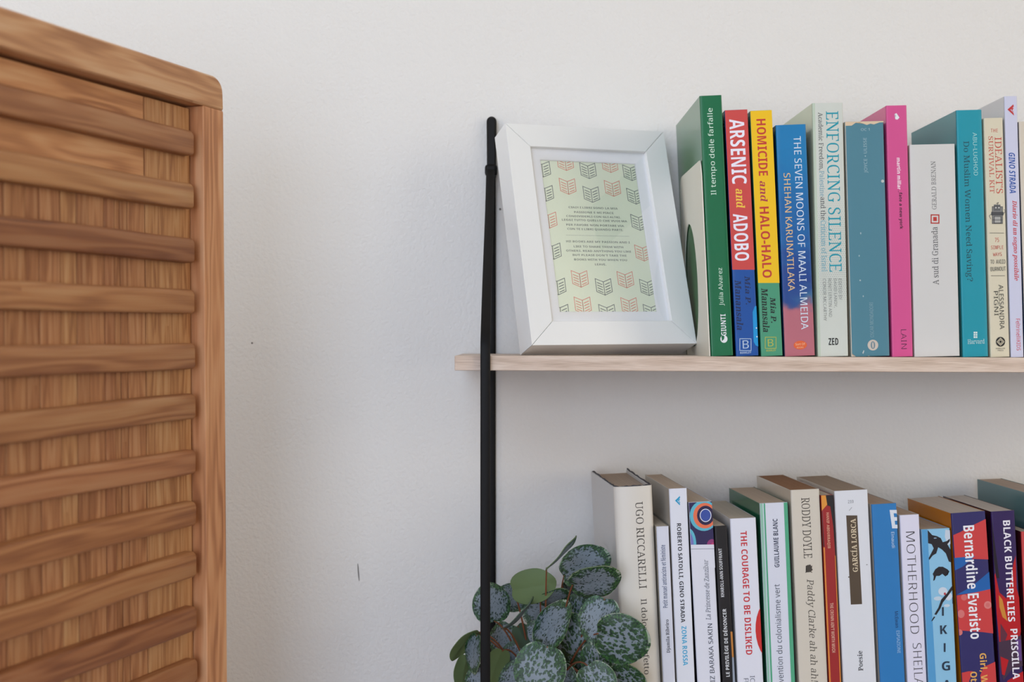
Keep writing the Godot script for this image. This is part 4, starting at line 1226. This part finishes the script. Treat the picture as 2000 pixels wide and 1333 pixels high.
func make_plant() -> void:
	var foot := Vector3(0.028, EYE - 0.3474, -1.14)
	var o := thing("trailing_plant", "trailing potted plant with round silver and dark green mottled leaves, behind the black strap", "plant", foot)
	var tops := []
	for k in 2:
		var m := StandardMaterial3D.new()
		m.albedo_texture = leaf_texture(k)
		m.roughness = 0.42
		m.texture_repeat = false
		m.backlight_enabled = true
		m.backlight = Color(0.1, 0.14, 0.06)
		tops.append(m)
	var under := paint(Color8(96, 116, 74), 0.6)
	var under_dark := paint(Color8(70, 92, 72), 0.6)
	var stalk := paint(Color8(126, 74, 46), 0.6)
	# pot
	var prof := [Vector2(0.0, 0.0), Vector2(0.036, 0.0), Vector2(0.04, 0.003), Vector2(0.05, 0.045), Vector2(0.051, 0.05), Vector2(0.048, 0.05), Vector2(0.045, 0.042), Vector2(0.0, 0.042)]
	var st := SurfaceTool.new()
	st.begin(Mesh.PRIMITIVE_TRIANGLES)
	st.set_smooth_group(-1)
	for i in 36:
		var a0 := TAU * i / 36
		var a1 := TAU * (i + 1) / 36
		for j in prof.size() - 2:
			var p: Vector2 = prof[j]
			var q: Vector2 = prof[j + 1]
			quad(st, Vector3(p.x * cos(a0), p.y, p.x * sin(a0)), Vector3(p.x * cos(a1), p.y, p.x * sin(a1)), Vector3(q.x * cos(a1), q.y, q.x * sin(a1)), Vector3(q.x * cos(a0), q.y, q.x * sin(a0)))
	st.generate_normals()
	piece("pot", st.commit(), paint(Color8(190, 120, 90), 0.7), o)
	piece("soil", rounded_box(Vector3(0.062, 0.006, 0.062), 0.0028, 0), paint(Color8(50, 38, 30), 0.95), o, Vector3(0, 0.044, 0))
	for l in LEAVES:
		var mid := Vector3(l[0], l[1] + EYE, l[2]) - foot
		var look: int = l[9]
		var m := leaf_mesh(l[3] * 0.001, l[4] * 0.001, l[8], 0.1 if look != 1 else 0.04, tops[look % 2], under if look < 2 else under_dark)
		var leaf := piece("leaf", m, null, o, mid)
		leaf.basis = Basis(Vector3(0, 0, 1), deg_to_rad(l[5])) * Basis(Vector3(0, 1, 0), deg_to_rad(-l[7])) * Basis(Vector3(1, 0, 0), deg_to_rad(l[6]))
		# stalk from the leaf's base back to the crown of the pot
		var start: Vector3 = mid + leaf.basis * Vector3(-l[3] * 0.00082, 0, -0.001 - l[8] * 0.0005 * l[3])
		var crown := Vector3(clampf(start.x * 0.35, -0.03, 0.03), 0.046, clampf(start.z * 0.3, -0.02, 0.02))
		var bend := start.lerp(crown, 0.45) + Vector3(0, 0.018, -0.006)
		var path := PackedVector3Array()
		for k in 9:
			var t := k / 8.0
			path.append(start.lerp(bend, t).lerp(bend.lerp(crown, t), t))
		piece("stalk", sweep(path, 0.00065, 0.00065, Vector3.ZERO, 6, 1.0, 1.7), stalk, o)

# ------------------------------------------------------------------ room
func make_room(white: Material) -> void:
	var x0 := -1.7
	var x1 := 2.3
	var z1 := 2.6
	var top := EYE + 1.1
	var zc := (WALL_Z + z1) * 0.5
	var xc := (x0 + x1) * 0.5
	var zl := z1 - WALL_Z
	var xl := x1 - x0
	var back := struct("wall_back", rounded_box(Vector3(xl + 0.24, top + 0.12, 0.12), 0.001, 0, 1), white, Vector3(xc, top * 0.5, WALL_Z - 0.06), "rough white plastered wall behind the shelves", "wall")
	# small marks on the plaster
	for s in [[-0.149, 1.2755, 0.0006, 0.009, 0.08], [-0.0115, 1.628, 0.0011, 0.0012, 0.0], [-0.2522, 1.498, 0.0009, 0.001, 0.0]]:
		var mark := SurfaceTool.new()
		mark.begin(Mesh.PRIMITIVE_TRIANGLES)
		var tri := []
		var r := ring(Vector2.ZERO, s[2], s[3], 12)
		for k in Geometry2D.triangulate_polygon(r): tri.append(r[k])
		add_flat(mark, tri, func(_x: float) -> float: return 0.0)
		piece("scuff_mark", mark.commit(), paint(Color8(128, 124, 120), 0.9), back, Vector3(s[0], s[1], WALL_Z + 0.0003) - back.position, Vector3(0, 0, rad_to_deg(s[4])))
	var glass := StandardMaterial3D.new()
	glass.transparency = BaseMaterial3D.TRANSPARENCY_ALPHA
	glass.albedo_color = Color(1, 1, 1, 0.05)
	glass.roughness = 0.05
	var rx := x1 + 0.06
	var right := struct("wall_right", rounded_box(Vector3(0.12, LEFT_Y - LEFT_H * 0.5, zl), 0.001, 0, 1), white, Vector3(rx, (LEFT_Y - LEFT_H * 0.5) * 0.5, zc), "white side wall with a window at right, out of view", "wall")
	piece("wall_section", rounded_box(Vector3(0.12, top - LEFT_Y - LEFT_H * 0.5, zl), 0.001, 0, 1), white, right, Vector3(rx, (top + LEFT_Y + LEFT_H * 0.5) * 0.5, zc) - right.position)
	piece("wall_section", rounded_box(Vector3(0.12, LEFT_H, RIGHT_Z - RIGHT_W * 0.5 - WALL_Z), 0.001, 0, 1), white, right, Vector3(rx, LEFT_Y, (RIGHT_Z - RIGHT_W * 0.5 + WALL_Z) * 0.5) - right.position)
	piece("wall_section", rounded_box(Vector3(0.12, LEFT_H, z1 - RIGHT_Z - RIGHT_W * 0.5), 0.001, 0, 1), white, right, Vector3(rx, LEFT_Y, (RIGHT_Z + RIGHT_W * 0.5 + z1) * 0.5) - right.position)
	struct("window_4", rounded_box(Vector3(0.006, LEFT_H, RIGHT_W), 0.001, 0, 1), glass, Vector3(x1 + 0.08, LEFT_Y, RIGHT_Z), "glass of the window in the right wall, out of view", "window")
	# left wall and the wall behind the camera, each built round its window
	var za := LEFT_Z - LEFT_W * 0.5
	var zb := LEFT_Z + LEFT_W * 0.5
	var ya := LEFT_Y - LEFT_H * 0.5
	var yb := LEFT_Y + LEFT_H * 0.5
	var lx := x0 - 0.06
	var left := struct("wall_left", rounded_box(Vector3(0.12, ya, zl), 0.001, 0, 1), white, Vector3(lx, ya * 0.5, zc), "white side wall with a window at left, out of view", "wall")
	piece("wall_section", rounded_box(Vector3(0.12, top - yb, zl), 0.001, 0, 1), white, left, Vector3(lx, (top + yb) * 0.5, zc) - left.position)
	piece("wall_section", rounded_box(Vector3(0.12, yb - ya, za - WALL_Z), 0.001, 0, 1), white, left, Vector3(lx, LEFT_Y, (za + WALL_Z) * 0.5) - left.position)
	piece("wall_section", rounded_box(Vector3(0.12, yb - ya, z1 - zb), 0.001, 0, 1), white, left, Vector3(lx, LEFT_Y, (zb + z1) * 0.5) - left.position)
	struct("window_2", rounded_box(Vector3(0.006, LEFT_H, LEFT_W), 0.001, 0, 1), glass, Vector3(x0 - 0.08, LEFT_Y, LEFT_Z), "glass of the window in the left wall, out of view", "window")
	var xa := FRONT_X - FRONT_W * 0.5
	var xb := FRONT_X + FRONT_W * 0.5
	ya = FRONT_Y - FRONT_H * 0.5
	yb = FRONT_Y + FRONT_H * 0.5
	var fz := z1 + 0.06
	var front := struct("wall_front", rounded_box(Vector3(xl + 0.24, ya, 0.12), 0.001, 0, 1), white, Vector3(xc, ya * 0.5, fz), "white wall with a window behind the camera, out of view", "wall")
	piece("wall_section", rounded_box(Vector3(xl + 0.24, top + 0.12 - yb, 0.12), 0.001, 0, 1), white, front, Vector3(xc, (top + 0.12 + yb) * 0.5, fz) - front.position)
	piece("wall_section", rounded_box(Vector3(xa - x0 + 0.12, yb - ya, 0.12), 0.001, 0, 1), white, front, Vector3((xa + x0 - 0.12) * 0.5, FRONT_Y, fz) - front.position)
	piece("wall_section", rounded_box(Vector3(x1 + 0.12 - xb, yb - ya, 0.12), 0.001, 0, 1), white, front, Vector3((xb + x1 + 0.12) * 0.5, FRONT_Y, fz) - front.position)
	struct("window_3", rounded_box(Vector3(FRONT_W, FRONT_H, 0.006), 0.001, 0, 1), glass, Vector3(FRONT_X, FRONT_Y, z1 + 0.09), "glass of the window behind the camera, out of view", "window")
	struct("floor", rounded_box(Vector3(xl + 0.24, 0.1, zl + 0.24), 0.001, 0, 1), wood(grain_teak, Color8(112, 104, 104), 0.5, Vector3(1, 4, 1)), Vector3(xc, -0.05, zc), "wooden floor below the picture", "floor")
	# ceiling slabs round the roof window
	var a := SKY_X - SKY_W * 0.5
	var b := SKY_X + SKY_W * 0.5
	var c := SKY_Z - SKY_D * 0.5
	var e := SKY_Z + SKY_D * 0.5
	var ceil := struct("ceiling", rounded_box(Vector3(a - x0 + 0.12, 0.12, zl + 0.24), 0.001, 0, 1), white, Vector3((a + x0 - 0.12) * 0.5, top + 0.06, zc), "white ceiling with a roof window, out of view", "ceiling")
	piece("ceiling_slab", rounded_box(Vector3(x1 + 0.12 - b, 0.12, zl + 0.24), 0.001, 0, 1), white, ceil, Vector3((b + x1 + 0.12) * 0.5, top + 0.06, zc) - ceil.position)
	piece("ceiling_slab", rounded_box(Vector3(b - a, 0.12, c - WALL_Z + 0.12), 0.001, 0, 1), white, ceil, Vector3(SKY_X, top + 0.06, (c + WALL_Z - 0.12) * 0.5) - ceil.position)
	piece("ceiling_slab", rounded_box(Vector3(b - a, 0.12, z1 + 0.12 - e), 0.001, 0, 1), white, ceil, Vector3(SKY_X, top + 0.06, (e + z1 + 0.12) * 0.5) - ceil.position)
	struct("window_1", rounded_box(Vector3(SKY_W, 0.006, SKY_D), 0.001, 0, 1), glass, Vector3(SKY_X, top + 0.1, SKY_Z), "glass of the roof window, out of view", "window")

const LEFT_Z := 0.45
const LEFT_W := 1.7
const LEFT_Y := 1.95
const LEFT_H := 1.2
const RIGHT_Z := 0.6
const RIGHT_W := 1.5
const FRONT_X := -0.85
const FRONT_W := 1.6
const FRONT_Y := 1.6
const FRONT_H := 1.5
const SKY_X := -0.75
const SKY_Z := 0.55
const SKY_W := 1.5
const SKY_D := 1.3

func daylight(called: String, size: Vector2, tint: Color, energy: float, at: Vector3, turn: Vector3) -> void:
	var day := AreaLight3D.new()
	day.name = called
	day.area_size = size
	day.area_normalize_energy = true
	day.light_color = tint
	day.light_energy = energy
	day.area_range = 12.0
	day.shadow_enabled = true
	day.position = at
	day.rotation_degrees = turn
	add_child(day, true)

func _ready() -> void:
	rng.seed = 20
	# camera
	var cam := Camera3D.new()
	cam.name = "camera"
	cam.position = Vector3(0, EYE, 0)
	var lens := CameraAttributesPhysical.new()
	lens.frustum_focal_length = 45.01
	lens.frustum_focus_distance = 1.09
	lens.frustum_near = 0.05
	lens.frustum_far = 60.0
	lens.exposure_aperture = 6.3
	cam.attributes = lens
	cam.current = true
	add_child(cam, true)
	# sky and exposure
	var world := WorldEnvironment.new()
	world.name = "world"
	var env := Environment.new()
	env.background_mode = Environment.BG_SKY
	var sky := Sky.new()
	var sm := ProceduralSkyMaterial.new()
	sm.sky_top_color = Color8(150, 180, 225)
	sm.sky_horizon_color = Color8(220, 228, 238)
	sm.ground_horizon_color = Color8(200, 198, 190)
	sm.ground_bottom_color = Color8(120, 116, 108)
	sky.sky_material = sm
	env.sky = sky
	env.background_energy_multiplier = 1.0
	env.tonemap_mode = Environment.TONE_MAPPER_LINEAR
	env.tonemap_exposure = 1.05
	env.sdfgi_enabled = true
	env.ssao_enabled = true
	env.ssil_enabled = true
	world.environment = env
	add_child(world, true)
	# daylight: a roof window left and behind the camera, a window in the left wall, a wide window behind the camera
	daylight("roof_window_daylight", Vector2(SKY_W, SKY_D), Color8(200, 228, 255), 1.5, Vector3(SKY_X, EYE + 1.1 + 0.04, SKY_Z), Vector3(-90, 0, 0))
	daylight("left_window_daylight", Vector2(LEFT_W, LEFT_H), Color8(255, 242, 216), 1.55, Vector3(-1.72, LEFT_Y, LEFT_Z), Vector3(0, -90, 0))
	daylight("right_window_daylight", Vector2(RIGHT_W, LEFT_H), Color8(255, 238, 206), 2.1, Vector3(2.32, LEFT_Y, RIGHT_Z), Vector3(0, 90, 0))
	daylight("front_window_daylight", Vector2(FRONT_W, FRONT_H), Color8(220, 233, 255), 3.9, Vector3(FRONT_X, FRONT_Y, 2.62), Vector3(0, 0, 0))

	grain_teak = grain_image(768, 256, Color8(174, 122, 84), Color8(216, 163, 118), Color8(232, 190, 150), 4.0, 1.5, 2, 0.16)
	grain_oak = grain_image(512, 192, Color8(200, 180, 164), Color8(226, 208, 194), Color8(238, 224, 212), 3.0, 0.6, 9, 0.5)
	var pl := Image.create(256, 16, false, Image.FORMAT_RGB8)
	for x in 256:
		for y in 16:
			var g := 0.9 + 0.1 * rng.randf() if y == 0 else 0.0
			pl.set_pixel(x, y, Color(g, g, g) if y == 0 else pl.get_pixel(x, 0))
	page_lines = ImageTexture.create_from_image(pl)

	make_room(plaster(Color8(231, 229, 226)))
	make_divider()
	make_shelves()
	make_strap()
	make_bookend()
	make_frame()
	for b in UPPER_BOOKS: make_book(b)
	for b in LOWER_BOOKS: make_book(b)
	make_plant()
